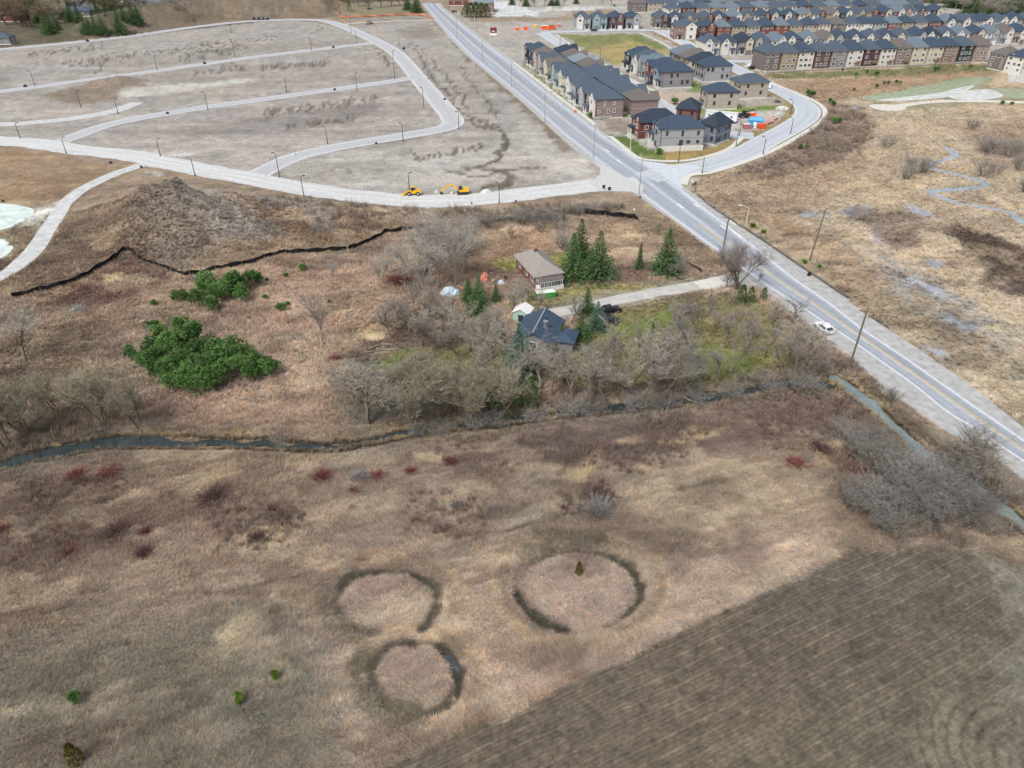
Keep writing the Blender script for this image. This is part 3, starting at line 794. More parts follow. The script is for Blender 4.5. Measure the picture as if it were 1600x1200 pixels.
M_gravel = mat('pale_gravel', C(190,190,188), .95, .16, .5, .3)
M_shoulder = mat('shoulder_gravel', C(172,171,168), .95, .2, .7, .3)
M_asphalt = road_mat('worn_asphalt', C(192,198,206), .07, [(0, .92), (.07, .88), (.16, .60), (.30, .68), (.40, .62), (.485, .86), (.52, .82), (.60, .58), (.73, .56), (.84, .64), (.93, .90), (1, .92)])
M_estate = road_mat('estate_asphalt', C(194,199,204), .07, [(0, 1.0), (.06, .98), (.14, .84), (.3, .90), (.5, .80), (.7, .90), (.86, .84), (.94, .98), (1, 1.0)])
M_lot = road_mat('plot_road', C(188,189,190), .10, [(0, 1.06), (.08, 1.08), (.2, .9), (.5, .86), (.8, .9), (.92, 1.08), (1, 1.06)])
M_white_road = road_mat('lime_gravel_road', C(200,200,197), .12, [(0, .9), (.2, 1.0), (.35, .92), (.5, 1.03), (.65, .92), (.8, 1.0), (1, .9)])
M_concrete = mat('concrete', C(206,204,194), .9, .07, .6)
M_paint_white = mat('road_paint_white', C(226,226,222), .7, .10, 2)
M_paint_yellow = mat('road_paint_yellow', C(206,176,110), .7, .12, 2)
M_drive = mat('driveway_gravel', C(186,183,177), .95, .16, .5, .3)

yy = np.arange(62, 690, 2.5)
sheet('road_shoulder', by_y(SHO_L, yy), by_y(SHO_R, yy), .03, M_shoulder, 6)
sheet('main_road', by_y(ROAD_L, yy), by_y(ROAD_R, yy), .07, M_asphalt, 10)
ribbon('estate_road', SIDE, 9.6, .084, M_estate)
ribbon('estate_street', STREET, 8.4, .080, M_estate)
ribbon('estate_cross_street', CROSS, 8.0, .076, M_estate)
ribbon('estate_back_street', BACKST1, 8.0, .076, M_estate)
mouth = F([(985,243),(1010,250),(1045,256),(1080,258),(1064,292),(1030,270)])
def flat_poly(name, P, off, m, kind='structure', level=0.0):
    me = bpy.data.meshes.new(name)
    me.from_pydata([(x, y, level+off) for x, y in P], [], [tuple(range(len(P)))])
    me.materials.append(m); me.update()
    if me.polygons[0].normal.z < 0: me.flip_normals()
    o = put(name, me)
    if kind: o['kind'] = kind
    return o
flat_poly('estate_road_mouth', F([(968,232),(1000,251),(1045,257),(1085,258),(1098,262),(1075,270),(1065,280),(1066,296),(1035,274)]), .088, M_estate)
flat_poly('plot_road_mouth', F([(925,250),(938,262),(938,272),(922,286),(935,299),(985,300),(1004,306),(1004,290)]), .092, M_white_road)
ribbon('plot_road', S2, 8.4, .06, M_lot, 6, wob=.6)
ribbon('plot_side_road', S3, 7.6, .064, M_lot, 6, wob=.7)
ribbon('plot_back_road', S4, 7.6, .068, M_lot, 6, wob=.7)
ribbon('plot_gravel_road', S1, 10.5, .072, M_white_road, 8, wob=1.1)
ribbon('gravel_spur', S5, 6.5, .05, M_gravel, 4, wob=1.0)
ribbon('gravel_path', PATH, 4.6, .10, M_gravel, 4, wob=.5)
ribbon('plot_lane', TOPLANE, 4.0, .05, M_gravel, 4, wob=.3)
ribbon('driveway', DRIVE, 3.8, .06, M_drive, 6, wob=.8)
flat_poly('driveway_apron', F([(1082,441),(1098,453),(1150,451),(1194,453),(1176,440),(1150,418),(1138,428)]), .10, M_concrete)
for nm, q, w in (('road_sidewalk', [(801,97),(830,118.5),(880,157),(920,187),(930,196)], 1.7), ('road_sidewalk', [(953,213),(975,231),(993,245),(1010,250),(1045,252.5),(1078,250.5),(1110,243.5),(1140,232),(1160,215)], 1.9),
                 ('street_sidewalk', [(868,54.5),(900,75),(960,110),(1022,143)], 1.6), ('street_sidewalk', [(1033,52),(1060,65),(1112,89)], 1.7), ('street_sidewalk', [(998,51),(1025,63),(1049,76)], 1.5),
                 ('street_sidewalk', [(868,54),(930,52),(1000,51)], 1.4), ('estate_sidewalk', [(1068,284),(1074,276),(1085,272.5),(1110,270),(1150,258),(1200,239),(1250,212),(1283,190),(1289,176),(1280,163),(1250,148),(1203,130)], 2.1)):
    tag(ribbon(nm, curve(F(q), 1.5), w, .15, M_concrete, 3), kind='structure')
P = F([(1062,288),(1066,279),(1078,277),(1074,290)])
flat_poly('corner_pad', P, .145, M_concrete)
# painted lines
def rl(P, d):  return offset(P, d)
yc = by_y(YELLOW, np.arange(62, 182, 2.0))
ribbon('yellow_line', offset(yc, .12), .16, .080, M_paint_yellow, 2); ribbon('yellow_line', offset(yc, -.12), .16, .080, M_paint_yellow, 2)
ym = by_y(YELLOW, np.arange(250, 640, 4.0)); ribbon('yellow_line', ym, .3, .080, M_paint_yellow, 2)
ya = np.arange(62, 205, 2.0)
Le, Re = by_y(ROAD_L, ya), by_y(ROAD_R, ya)
ribbon('edge_line', Le+np.array((.45, 0)), .18, .080, M_paint_white, 2); ribbon('edge_line', Re-np.array((.45, 0)), .18, .080, M_paint_white, 2)
for y0 in np.arange(232, 600, 9.0):
    seg = by_y(YELLOW, np.array([y0, y0+3.0])); l = by_y(ROAD_L, np.array([y0, y0+3.0])); r = by_y(ROAD_R, np.array([y0, y0+3.0]))
    if y0 > 300: ribbon('lane_dash', seg*.5+l*.5, .16, .080, M_paint_white, 2); ribbon('lane_dash', seg*.5+r*.5, .16, .080, M_paint_white, 2)
for q in ([(1058,318),(1068,326)], [(1085,319),(1092,324)], [(1140,345),(1150,352)], [(1146,362),(1158,371)], [(945,233),(952,238)], [(964,250),(970,254)], [(1126,352),(1134,358)]):
    ribbon('turn_marking', curve(F(q), 1), .5, .081, M_paint_white, 2)
# kerb edges of the plot roads are pale and raised
M_kerb = mat('kerb_concrete', C(204,202,194), .9, .08, .8)
for P, w in ((S2[20:], 8.4), (STREET, 8.4), (SIDE, 9.6)):
    for s in (1, -1):
        k = ribbon('kerb', offset(P, s*(w/2+.12)), .34, .13, M_kerb, 2)
# water
M_stream = water_mat('stream_water', C(50,58,58), .06, .3)
M_canal = water_mat('ditch_water', C(122,134,132), .08, .12)
M_creek = water_mat('creek_water', C(150,160,166), .15, .12)
M_pond = water_mat('mint_pond_water', C(210,222,214), .25, .05)
M_algae = water_mat('algae_pond_water', C(148,156,114), .25, .05)
M_palepond = water_mat('pale_pond_water', C(206,206,196), .2, .05)  # whitish base colour, paler than the algae water beside it
wv = np.interp(np.arange(len(STREAM)), [0, len(STREAM)*.12, len(STREAM)*.25, len(STREAM)*.45, len(STREAM)*.6, len(STREAM)], [3.0, 3.0, 1.2, 1.5, 2.7, 2.9])
T = np.gradient(STREAM, axis=0); T /= np.linalg.norm(T, axis=1)[:, None]; N = np.stack([-T[:, 1], T[:, 0]], 1)
ja = (fbm(STREAM[:, 0]/3, STREAM[:, 1]/3, 61, 3)-.5)*2.4
sheet('stream', STREAM+N*(wv/2+ja)[:, None], STREAM-N*(wv/2-ja*.6)[:, None], -.42, M_stream, 5, level=0.0)
ribbon('roadside_ditch_water', CANAL, 2.8, -.40, M_canal, 4, wob=1.6, level=0.0)
ribbon('marsh_creek', CREEK, 2.6, .05, M_creek, 4, wob=1.0); ribbon('marsh_creek', CREEK2, 1.8, .046, M_creek, 4, wob=.8)
def pond(name, q, m, off):
    P = curve(F(q), 1.5, True); z = max(terrain(P[:, 0], P[:, 1]).max(), 0)
    return flat_poly(name, P, off, m, level=z)
pond('mint_pond', [(-60,318),(0,318),(30,321),(54,329),(40,344),(5,359),(-60,366)], M_pond, .05)
pond('mint_pond', [(-60,374),(0,373),(15,380),(20,389),(0,404),(-60,415)], M_pond, .05)
pond('algae_pond', [(1345,152),(1372,157),(1450,151),(1500,143),(1545,127),(1550,122),(1510,121),(1450,133),(1400,143)], M_algae, .05)
pond('pale_pond', [(1368,157),(1410,158),(1480,152),(1508,143),(1522,134),(1495,138),(1470,145),(1430,150)], M_palepond, .09)
pond('pale_pond', [(1480,150),(1510,142),(1545,140),(1568,150),(1540,156),(1500,156)], M_palepond, .094)
pond('algae_pond', [(1548,139),(1600,139),(1680,140),(1680,156),(1600,154),(1566,152)], M_algae, .06)
M_pathpale = mat('pale_path', C(206,200,190), .95, .1, .5)
ribbon('marsh_path', curve(F([(1365,166),(1390,168),(1415,164),(1460,159),(1530,158),(1600,160),(1680,162)])), 4.5, .07, M_pathpale, 4, wob=.6)
pond('gravel_pad', [(1357,165),(1378,163),(1408,165),(1416,170),(1400,174),(1372,172)], M_pathpale, .085)
flat_poly('gravel_lot', F([(1575,114),(1640,112),(1640,132),(1575,128)]), .05, M_gravel)
for q in ([(1333,168),(1345,166),(1346,171),(1336,172)], [(1247,335),(1275,333),(1268,340),(1248,341)], [(205,415+0),(207,414),(206,416)]):
    pond('puddle', q, M_creek, .05)
# ------------------------------------------------------------------ grass and thicket cover, instanced on points ("stuff")
def tuft_mesh(name, blades, length, width, lean, rng, m, seg=1):
    V, Fc, cc = [], [], []
    for i in range(blades):
        a = rng.uniform(0, 2*math.pi); ln = length*rng.uniform(.55, 1.15); tl = lean*rng.uniform(.5, 1.2)
        bx, by = rng.gauss(0, .12*length), rng.gauss(0, .12*length)
        dx, dy = math.cos(a), math.sin(a)
        hz, hx = ln*math.cos(tl), ln*math.sin(tl)
        px, py = -dy*width*.5, dx*width*.5
        o = len(V)
        V += [(bx-px, by-py, 0), (bx+px, by+py, 0), (bx+dx*hx, by+dy*hx, hz)]
        Fc.append((o, o+1, o+2))
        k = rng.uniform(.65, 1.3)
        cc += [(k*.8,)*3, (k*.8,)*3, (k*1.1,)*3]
    return np_mesh(name, V, Fc, m, np.array(cc))

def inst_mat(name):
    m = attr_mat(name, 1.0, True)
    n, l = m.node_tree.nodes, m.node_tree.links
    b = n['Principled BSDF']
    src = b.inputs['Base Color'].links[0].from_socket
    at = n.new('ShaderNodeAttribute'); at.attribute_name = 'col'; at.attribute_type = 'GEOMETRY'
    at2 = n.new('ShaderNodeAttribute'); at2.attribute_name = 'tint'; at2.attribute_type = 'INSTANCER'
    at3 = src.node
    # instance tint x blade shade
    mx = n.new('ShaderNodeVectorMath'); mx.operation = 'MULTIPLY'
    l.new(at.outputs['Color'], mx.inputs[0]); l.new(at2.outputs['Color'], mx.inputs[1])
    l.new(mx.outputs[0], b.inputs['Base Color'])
    b.inputs['Specular IOR Level'].default_value = 0.05
    return m

def scatter(name, pts, rot, scl, tint, src_mesh, label, kind='stuff'):
    src = bpy.data.objects.new(name+'_source', src_mesh)
    me = bpy.data.meshes.new(name)
    n = len(pts)
    me.vertices.add(n); me.vertices.foreach_set('co', np.asarray(pts, np.float32).ravel())
    a = me.attributes.new('rot', 'FLOAT_VECTOR', 'POINT'); a.data.foreach_set('vector', np.asarray(rot, np.float32).ravel())
    a = me.attributes.new('scl', 'FLOAT_VECTOR', 'POINT'); a.data.foreach_set('vector', np.asarray(scl, np.float32).ravel())
    a = me.attributes.new('tint', 'FLOAT_COLOR', 'POINT'); c = np.ones((n, 4), np.float32); c[:, :3] = tint; a.data.foreach_set('color', c.ravel())
    o = put(name, me)
    ng = bpy.data.node_groups.new(name, 'GeometryNodeTree')
    ng.interface.new_socket('Geometry', in_out='INPUT', socket_type='NodeSocketGeometry')
    ng.interface.new_socket('Geometry', in_out='OUTPUT', socket_type='NodeSocketGeometry')
    N, L = ng.nodes, ng.links
    gi, go = N.new('NodeGroupInput'), N.new('NodeGroupOutput')
    ip = N.new('GeometryNodeInstanceOnPoints'); oi = N.new('GeometryNodeObjectInfo')
    oi.inputs['Object'].default_value = src; oi.inputs['As Instance'].default_value = True
    r = N.new('GeometryNodeInputNamedAttribute'); r.data_type = 'FLOAT_VECTOR'; r.inputs['Name'].default_value = 'rot'
    s = N.new('GeometryNodeInputNamedAttribute'); s.data_type = 'FLOAT_VECTOR'; s.inputs['Name'].default_value = 'scl'
    e = N.new('FunctionNodeEulerToRotation')
    L.new(r.outputs['Attribute'], e.inputs[0]); L.new(e.outputs[0], ip.inputs['Rotation']); L.new(s.outputs['Attribute'], ip.inputs['Scale'])
    L.new(gi.outputs[0], ip.inputs['Points']); L.new(oi.outputs['Geometry'], ip.inputs['Instance']); L.new(ip.outputs[0], go.inputs[0])
    md = o.modifiers.new('scatter', 'NODES'); md.node_group = ng
    tag(o, label=label, kind=kind)
    return o

nrg = np.random.default_rng(7)
rng = random.Random(11)
M_blade = inst_mat('dry_grass_blades')
M_thick = inst_mat('thicket_twigs')
EXCL = [(S1, 6.0), (S2, 5.0), (PATH, 2.8), (DRIVE, 2.6), (SIDE, 7.2), (CREEK, 1.2), (STREAM, 1.0), (CANAL, 1.5)]
SHO = np.concatenate([SHO_L, SHO_R[::-1]])
def clear_of_roads(x, y):
    k = np.ones(len(x), bool)
    for P, d in EXCL:
        k &= seg_dist(x, y, P[::3]) > d
    k &= mpoly(x, y, SHO, .5) < .3
    return k

def sample(n, y0, y1, dens=None, power=1.0):
    """points over the visible wedge between two depths"""
    y = y0+(y1-y0)*nrg.random(n)**power
    w = y*0.62+34
    x = (nrg.random(n)*2-1)*w
    keep = nrg.random(n) < (w/(y1*0.62+34))
    return x[keep], y[keep]

def grass(name, n, y0, y1, src, size, gain, label, zsc=(.7, 1.3), extra=None):
    x, y = sample(n, y0, y1)
    k = clear_of_roads(x, y); x, y = x[k], y[k]
    if extra is not None:
        k = extra(x, y); x, y = x[k], y[k]
    c, v = cover(x, y)
    k = nrg.random(len(x)) < v*(1-.85*smooth(200, 420, y)); x, y, c = x[k], y[k], c[k]
    z = terrain(x, y)-.02
    m = len(x)
    # stalks lie over in swirls, and round the mown rings
    ang = (fbm(x/16, y/16, 201, 3)-.5)*9
    rot = np.stack([.35*nrg.standard_normal(m), .35+.25*nrg.standard_normal(m), ang+.5*nrg.standard_normal(m)], 1)
    s = size*(.6+.9*nrg.random(m))*(.75+.6*fbm(x/7, y/7, 205, 3))
    scl = np.stack([s, s, s*(zsc[0]+(zsc[1]-zsc[0])*nrg.random(m))], 1)
    g = gain*(.80+.40*nrg.random(m))
    lum = (c@np.array((.3, .55, .15)))[:, None]; c = lum+(c-lum)*.9
    tint = c*g[:, None]*(1+.12*nrg.standard_normal((m, 1))*np.array((1, .3, -.3)))
    return scatter(name, np.stack([x, y, z], 1), rot, scl, np.clip(tint, .01, .95), src, label)

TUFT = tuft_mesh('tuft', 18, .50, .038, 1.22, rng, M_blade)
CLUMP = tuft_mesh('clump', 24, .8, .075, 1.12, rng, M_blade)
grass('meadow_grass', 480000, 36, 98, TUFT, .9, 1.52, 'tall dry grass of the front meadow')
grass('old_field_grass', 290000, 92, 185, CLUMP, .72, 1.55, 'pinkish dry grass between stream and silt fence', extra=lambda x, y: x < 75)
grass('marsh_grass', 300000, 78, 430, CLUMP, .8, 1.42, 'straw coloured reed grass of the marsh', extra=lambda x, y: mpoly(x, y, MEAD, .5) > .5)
# thickets of red-brown dogwood stems
STEMS = tuft_mesh('stems', 22, 1.25, .045, .45, rng, M_thick)
def thicket(name, areas, dens, cols, size, label, brk=.48):
    X, Y, T = [], [], []
    for q in areas:
        P = F(q)
        a = (P[:, 0].max()-P[:, 0].min())*(P[:, 1].max()-P[:, 1].min())
        n = int(a*dens)
        x = nrg.uniform(P[:, 0].min(), P[:, 0].max(), n); y = nrg.uniform(P[:, 1].min(), P[:, 1].max(), n)
        k = (mpoly(x, y, P, 5) > nrg.random(n)) & (fbm(x/6, y/6, 301, 3) > brk) & clear_of_roads(x, y) & (seg_dist(x, y, STREAM[::3]) > 1.9)
        X.append(x[k]); Y.append(y[k])
    x, y = np.concatenate(X), np.concatenate(Y); m = len(x)
    cs = np.array([C(*c) for c in cols]); ci = np.clip((fbm(x/8, y/8, 333, 3)-.25)*2*len(cs), 0, len(cs)-1).astype(int)
    t = cs[ci]*(.85+.75*nrg.random((m, 1)))
    s = size*(.6+.8*nrg.random(m))
    return scatter(name, np.stack([x, y, terrain(x, y)-.03], 1), np.stack([.15*nrg.standard_normal(m), .15*nrg.standard_normal(m), 6.28*nrg.random(m)], 1), np.stack([s, s, s], 1), t, STEMS, label)
thicket('dogwood_thicket', [[(540,700),(700,690),(900,668),(1060,646),(1190,660),(1210,705),(1010,745),(900,722),(720,742)], [(1100,632),(1290,606),(1340,680),(1220,705)], [(-60,760),(110,740),(280,775),(230,850),(100,890),(-60,900)], [(-60,905),(60,905),(150,925),(110,965),(-60,985)],
        [(640,780),(760,770),(760,850),(640,860)], [(330,790),(420,770),(500,800),(420,870),(320,880)], [(860,770),(960,750),(970,800),(880,810)]], 2.6, [(122,105,94), (112,97,88), (132,113,102), (106,92,85)], .85, 'low purple-brown dogwood thicket along the stream')
thicket('bank_brush', [[(-60,640),(100,650),(230,640),(260,690),(120,700),(-60,725)], [(520,590),(620,570),(760,590),(840,640),(700,660),(560,660)], [(880,612),(1000,600),(1180,580),(1280,590),(1180,606),(1000,628),(870,640)], [(1290,600),(1340,640),(1360,700),(1420,770),(1530,850),(1480,860),(1330,800),(1300,720)], [(640,664),(850,646),(1000,636),(1180,608),(1230,596),(1230,606),(1180,624),(1000,650),(850,662),(650,684)], [(1300,606),(1345,640),(1420,705),(1520,775),(1600,835),(1600,812),(1520,746),(1440,690),(1360,612),(1318,586)]],
        1.3, [(132,120,104), (118,108,98), (140,124,104), (126,120,112)], 1.3, 'grey-brown brush on the stream banks', .42)
thicket('slope_brush', [[(1300,165),(1350,170),(1366,200),(1340,240),(1260,270),(1180,285),(1130,276),(1230,238)], [(600,330),(900,318),(990,325),(900,345),(740,352),(640,345)], [(420,320),(560,330),(640,350),(540,385),(430,385)]],
        .55, [(132,118,106), (140,124,110), (120,108,100)], 1.5, 'thin grey brush on the slopes', .45)

def bank_sedge(name, P, half, n, label):
    i = nrg.integers(0, len(P)-1, n); t = nrg.random((n, 1))
    c = P[i]*(1-t)+P[i+1]*t
    T = np.gradient(P, axis=0); T /= np.linalg.norm(T, axis=1)[:, None]+1e-9; N = np.stack([-T[:, 1], T[:, 0]], 1)[i]
    hw = np.interp(i, np.linspace(0, len(P), len(half)), half)/2
    s = np.where(nrg.random(n) < .5, -1, 1)
    k = fbm(c[:, 0]/2.5, c[:, 1]/2.5, 401, 3)
    q = c+N*(s*(hw+.35+.9*(k-.5)+.25*nrg.standard_normal(n)))[:, None]
    z = np.maximum(terrain(q[:, 0], q[:, 1]), -.45)
    cs = np.array([C(156,138,108), C(134,121,102), C(118,105,90), C(170,153,122)])
    tint = cs[np.clip((fbm(q[:, 0]/6, q[:, 1]/6, 403, 3)*6-1).astype(int), 0, 3)]*(.75+.65*nrg.random((n, 1)))
    sc = (.4+.6*nrg.random((n, 1)))*np.ones((1, 3))
    scatter(name, np.stack([q[:, 0], q[:, 1], z], 1), np.stack([.2*nrg.standard_normal(n), .2*nrg.standard_normal(n), 6.28*nrg.random(n)], 1), sc, np.clip(tint, .01, .95), CLUMP, label)
bank_sedge('bank_sedge', STREAM, [3.0, 3.0, 1.2, 1.5, 2.7, 2.9], 3000, 'dry sedge hanging over both stream banks')
bank_sedge('ditch_sedge', CANAL, [2.8, 2.8], 800, 'dry sedge along the roadside ditch water')
# ------------------------------------------------------------------ trees and bushes
M_bark = mat('grey_bark', C(116,106,92), .95, .25, 3, objrand=.2)
M_bark_pale = mat('pale_bark', C(158,150,136), .95, .2, 3, objrand=.15)
M_bark_brown = mat('brown_bark', C(98,80,64), .95, .25, 3)
M_twig = attr_mat('bare_twigs', .95, tint=tuple(C(168,162,151)), objrand=.3)
M_twig_pale = attr_mat('pale_bare_twigs', .95, tint=tuple(C(172,166,157)), objrand=.3)
M_twig_olive = attr_mat('olive_bare_twigs', .95, tint=tuple(C(166,158,136)), objrand=.18)
M_twig_mauve = attr_mat('mauve_bare_twigs', .95, tint=tuple(C(160,149,142)), objrand=.2)
M_spruce = attr_mat('spruce_needles', .8, tint=(.092, .155, .06), objrand=.22)
M_bluespruce = attr_mat('blue_spruce_needles', .8, tint=(.09, .16, .11), objrand=.1)
M_pine = attr_mat('pine_needles', .8, tint=(.12, .225, .065), objrand=.34)
M_lime = attr_mat('young_pine_needles', .8, tint=(.16, .25, .04), objrand=.2)
M_cedar = attr_mat('cedar_foliage', .8, tint=(.075, .14, .045), objrand=.2)
M_juniper = attr_mat('rusty_juniper_foliage', .85, tint=(.13, .105, .025), objrand=.2)
M_twig_grey = attr_mat('grey_bare_twigs', .95, tint=tuple(C(146,142,138)), objrand=.38)
M_red = attr_mat('red_stems', .9, tint=tuple(C(134,74,76)), objrand=.22)
M_purple = attr_mat('purple_stems', .9, tint=tuple(C(98,76,74)), objrand=.15)
M_greybush = attr_mat('grey_stems', .9, tint=tuple(C(150,146,142)), objrand=.15)

def bare_tree_meshes(name, seed, h, style, m_twig, m_bark):
    """trunk with limbs, and a crown of twigs, as two meshes"""
    g = random.Random(seed)
    tb = MB(); tv, tf, tc = [], [], []
    par = dict(broad=(3, .62, .75), vase=(5, .42, .34), poplar=(1, .30, .16), willow=(3, .55, .6), shrub=(7, .55, .5))[style]
    def twig(p, d, ln, w):
        a = d.orthogonal().normalized()
        a = (Matrix.Rotation(g.uniform(0, 6.28), 3, d) @ a)
        o = len(tv)
        bend = a.cross(d)*g.uniform(-.25, .25)*ln
        tv.extend([p-a*w*.5, p+a*w*.5, p+d*ln*.6+bend*.6+a*w*.2, p+d*ln+bend+Vector((0, 0, -.08*ln))])
        tf.append((o, o+1, o+2)); tf.append((o, o+2, o+3))
        k = g.uniform(.6, 1.35); tc.extend([(k*.85,)*3]*2+[(k,)*3, (k*1.15,)*3])
    def grow(p, d, ln, r, lv):
        n = 3 if lv < 2 else 2
        q = p
        for i in range(n):
            q2 = q+d*(ln/n)
            r2 = r*(1-.28*(i+1)/n) if lv else r*(1-.22*(i+1)/n)
            tb.tube(q, q2, r*(1-.28*i/n), r2, 5 if lv < 2 else 3, False)
            t = (i+1)/n
            if lv >= 2:
                for _ in range(2):
                    dd = (d*1.2+Vector((g.gauss(0, .45), g.gauss(0, .45), g.gauss(.3, .3)))).normalized()
                    pp = q.lerp(q2, g.random())
                    twig(pp, dd, h*g.uniform(.08, .15), .0030*h)
                    twig(pp+dd*h*.04, (dd+Vector((g.gauss(0, .6), g.gauss(0, .45), g.gauss(.25, .35)))).normalized(), h*g.uniform(.06, .12), .0026*h)
            if lv < 3 and (lv > 0 or i > 0 or style in ('shrub',)):
                for _ in range((2 if lv < 2 else 1)+(g.random() < .5)):
                    sp = par[2] if lv == 0 else .75
                    s = Vector((g.gauss(0, 1), g.gauss(0, 1), g.gauss(.1, .4))).normalized()
                    nd = (d*(1-sp*.4)+s*sp*.75+Vector((0, 0, .30))).normalized()
                    grow(q2, nd, ln*g.uniform(.5, .75), r2*.55, lv+1)
            d = (d+Vector((g.gauss(0, .13), g.gauss(0, .13), .05))).normalized()
            q = q2
        if lv == 3 or lv == 2:
            for _ in range(3):
                dd = (d+Vector((g.gauss(0, .5), g.gauss(0, .5), g.gauss(.1, .4)))).normalized()
                twig(q, dd, h*g.uniform(.06, .12), .0034*h)
    if style in ('broad', 'poplar'):
        grow(Vector((0, 0, -.3)), Vector((g.gauss(0, .05), g.gauss(0, .05), 1)).normalized(), h*(.62 if style == 'broad' else .88), h*(.024 if style == 'broad' else .018), 0)
    else:
        for i in range(par[0]):
            a = 6.283*i/par[0]+g.uniform(-.4, .4)
            tilt = par[1]*g.uniform(.4, 1.1)
            d = Vector((math.cos(a)*tilt, math.sin(a)*tilt, 1)).normalized()
            base = Vector((math.cos(a)*.02*h, math.sin(a)*.02*h, -.3))
            if style == 'vase':
                tb.tube((0, 0, -.3), (0, 0, h*.16), h*.03, h*.024, 7, False)
                base = Vector((math.cos(a)*.008*h, math.sin(a)*.008*h, h*.13))
            grow(base, d, h*(.5 if style != 'shrub' else .55), h*(.015 if style != 'shrub' else .008), 0 if style != 'shrub' else 1)
    top = max(v.z for v in tv); k = h/top
    kk = np.array([1, 1, k])
    trunk = tb.mesh('trunk', m_bark)
    co = np.array([tuple(v) for v in tv])*kk
    crown = np_mesh('crown', co, tf, m_twig, np.array(tc))
    trunk.transform(Matrix.Diagonal((1, 1, k, 1)))
    return trunk, crown

def needle_clump(V, Fc, Cc, p, out, size, g, n=7, k=1.0):
    for _ in range(n):
        d = (out+Vector((g.gauss(0, .75), g.gauss(0, .75), g.gauss(.0, .6)))).normalized()
        a = d.orthogonal().normalized(); a = Matrix.Rotation(g.uniform(0, 6.28), 3, d) @ a
        w = size*.15*g.uniform(.7, 1.3); l = size*g.uniform(.6, 1.2)
        o = len(V)
        V.extend([p-a*w, p+a*w, p+d*l]); Fc.append((o, o+1, o+2))
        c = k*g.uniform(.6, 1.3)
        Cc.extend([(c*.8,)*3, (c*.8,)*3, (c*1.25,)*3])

def spruce_meshes(seed, h, rad, m, dens=1.0):
    g = random.Random(seed); V, Fc, Cc = [], [], []
    nl = int(26*dens)
    for i in range(nl):
        t = (i+.5)/nl
        z = h*(.06+.94*t)
        r = rad*(1-t)**.85*(1.0+.0*t)
        nb = max(4, int(13*(1-t)+4))
        for b in range(nb):
            a = 6.283*b/nb+i*1.3+g.uniform(-.25, .25)
            rr_ = r*g.uniform(.62, 1.15)
            out = Vector((math.cos(a), math.sin(a), -.18))
            m_ = max(2, int(rr_/.55))
            for j in range(m_):
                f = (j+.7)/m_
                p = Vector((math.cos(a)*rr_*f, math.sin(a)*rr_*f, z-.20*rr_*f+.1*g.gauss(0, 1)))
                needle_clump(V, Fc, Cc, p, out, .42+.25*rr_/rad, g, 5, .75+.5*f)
    needle_clump(V, Fc, Cc, Vector((0, 0, h*.97)), Vector((0, 0, 1)), .5, g, 8)
    t = MB().tube((0, 0, -.3), (0, 0, h*.9), h*.02, .02, 7)
    return t.mesh('trunk', M_bark_brown), np_mesh('crown', [tuple(v) for v in V], Fc, m, np.array(Cc))

def pine_meshes(seed, h, rad, m, squat=.55, clumps=300, size=.5):
    g = random.Random(seed); V, Fc, Cc = [], [], []
    lobes = [(Vector((g.gauss(0, .35)*rad, g.gauss(0, .35)*rad, h*g.uniform(.35, .8))), rad*g.uniform(.36, .6)) for _ in range(7)]
    for i in range(clumps):
        c, r = g.choice(lobes)
        d = Vector((g.gauss(0, 1), g.gauss(0, 1), g.gauss(.35, .8))).normalized()
        p = c+d*r*g.uniform(.55, 1.0)
        p.z = max(p.z, h*.06)
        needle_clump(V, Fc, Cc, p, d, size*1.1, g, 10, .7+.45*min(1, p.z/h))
    t = MB().tube((0, 0, -.3), (0, 0, h*.75), h*.022, .03, 6)
    top = max(v.z for v in V)
    V = [(v.x, v.y, v.z*h/top) for v in V]
    return t.mesh('trunk', M_bark_brown), np_mesh('crown', V, Fc, m, np.array(Cc))

def cone_meshes(seed, h, rad, m):                      # cedar, juniper: dense flame shape
    g = random.Random(seed); V, Fc, Cc = [], [], []
    for i in range(int(260)):
        t = g.random()**.8
        r = rad*math.sin(math.pi*min(1, .18+.82*(1-t)**1.0)*.62+.1)*g.uniform(.7, 1.05)*(1-t)**.35
        a = g.uniform(0, 6.283)
        p = Vector((math.cos(a)*r, math.sin(a)*r, h*(.03+.95*t)))
        needle_clump(V, Fc, Cc, p, Vector((math.cos(a)*.6, math.sin(a)*.6, .8)), .16*h**.5, g, 6)
    t = MB().tube((0, 0, -.2), (0, 0, h*.7), h*.02, .02, 6)
    return t.mesh('trunk', M_bark_brown), np_mesh('crown', [tuple(v) for v in V], Fc, m, np.array(Cc))

def bush_mesh(seed, m, n=420):
    """many thin upright stems in a dome, 1 m across and 1 m high"""
    g = random.Random(seed); V, Fc, Cc = [], [], []
    for i in range(n):
        b = Vector((g.gauss(0, .26), g.gauss(0, .26), -.03))
        d = (Vector((b.x*1.3, b.y*1.3, .75))+Vector((g.gauss(0, .28), g.gauss(0, .28), 0))).normalized()
        l = g.uniform(.45, 1.05); w = .014
        for _ in range(3):
            a = d.orthogonal().normalized(); a = Matrix.Rotation(g.uniform(0, 6.28), 3, d) @ a
            o = len(V); V.extend([b-a*w, b+a*w, b+d*l]); Fc.append((o, o+1, o+2))
            k = g.uniform(.55, 1.35); Cc.extend([(k*.75,)*3]*2+[(k*1.1,)*3])
            b = b+d*l*g.uniform(.2, .5); d = (d+Vector((g.gauss(0, .35), g.gauss(0, .35), g.gauss(.05, .2)))).normalized(); l *= .65; w *= .7
    V = [(v.x, v.y, min(v.z, 1.05)) for v in V]
    return np_mesh('bush', V, Fc, m, np.array(Cc))

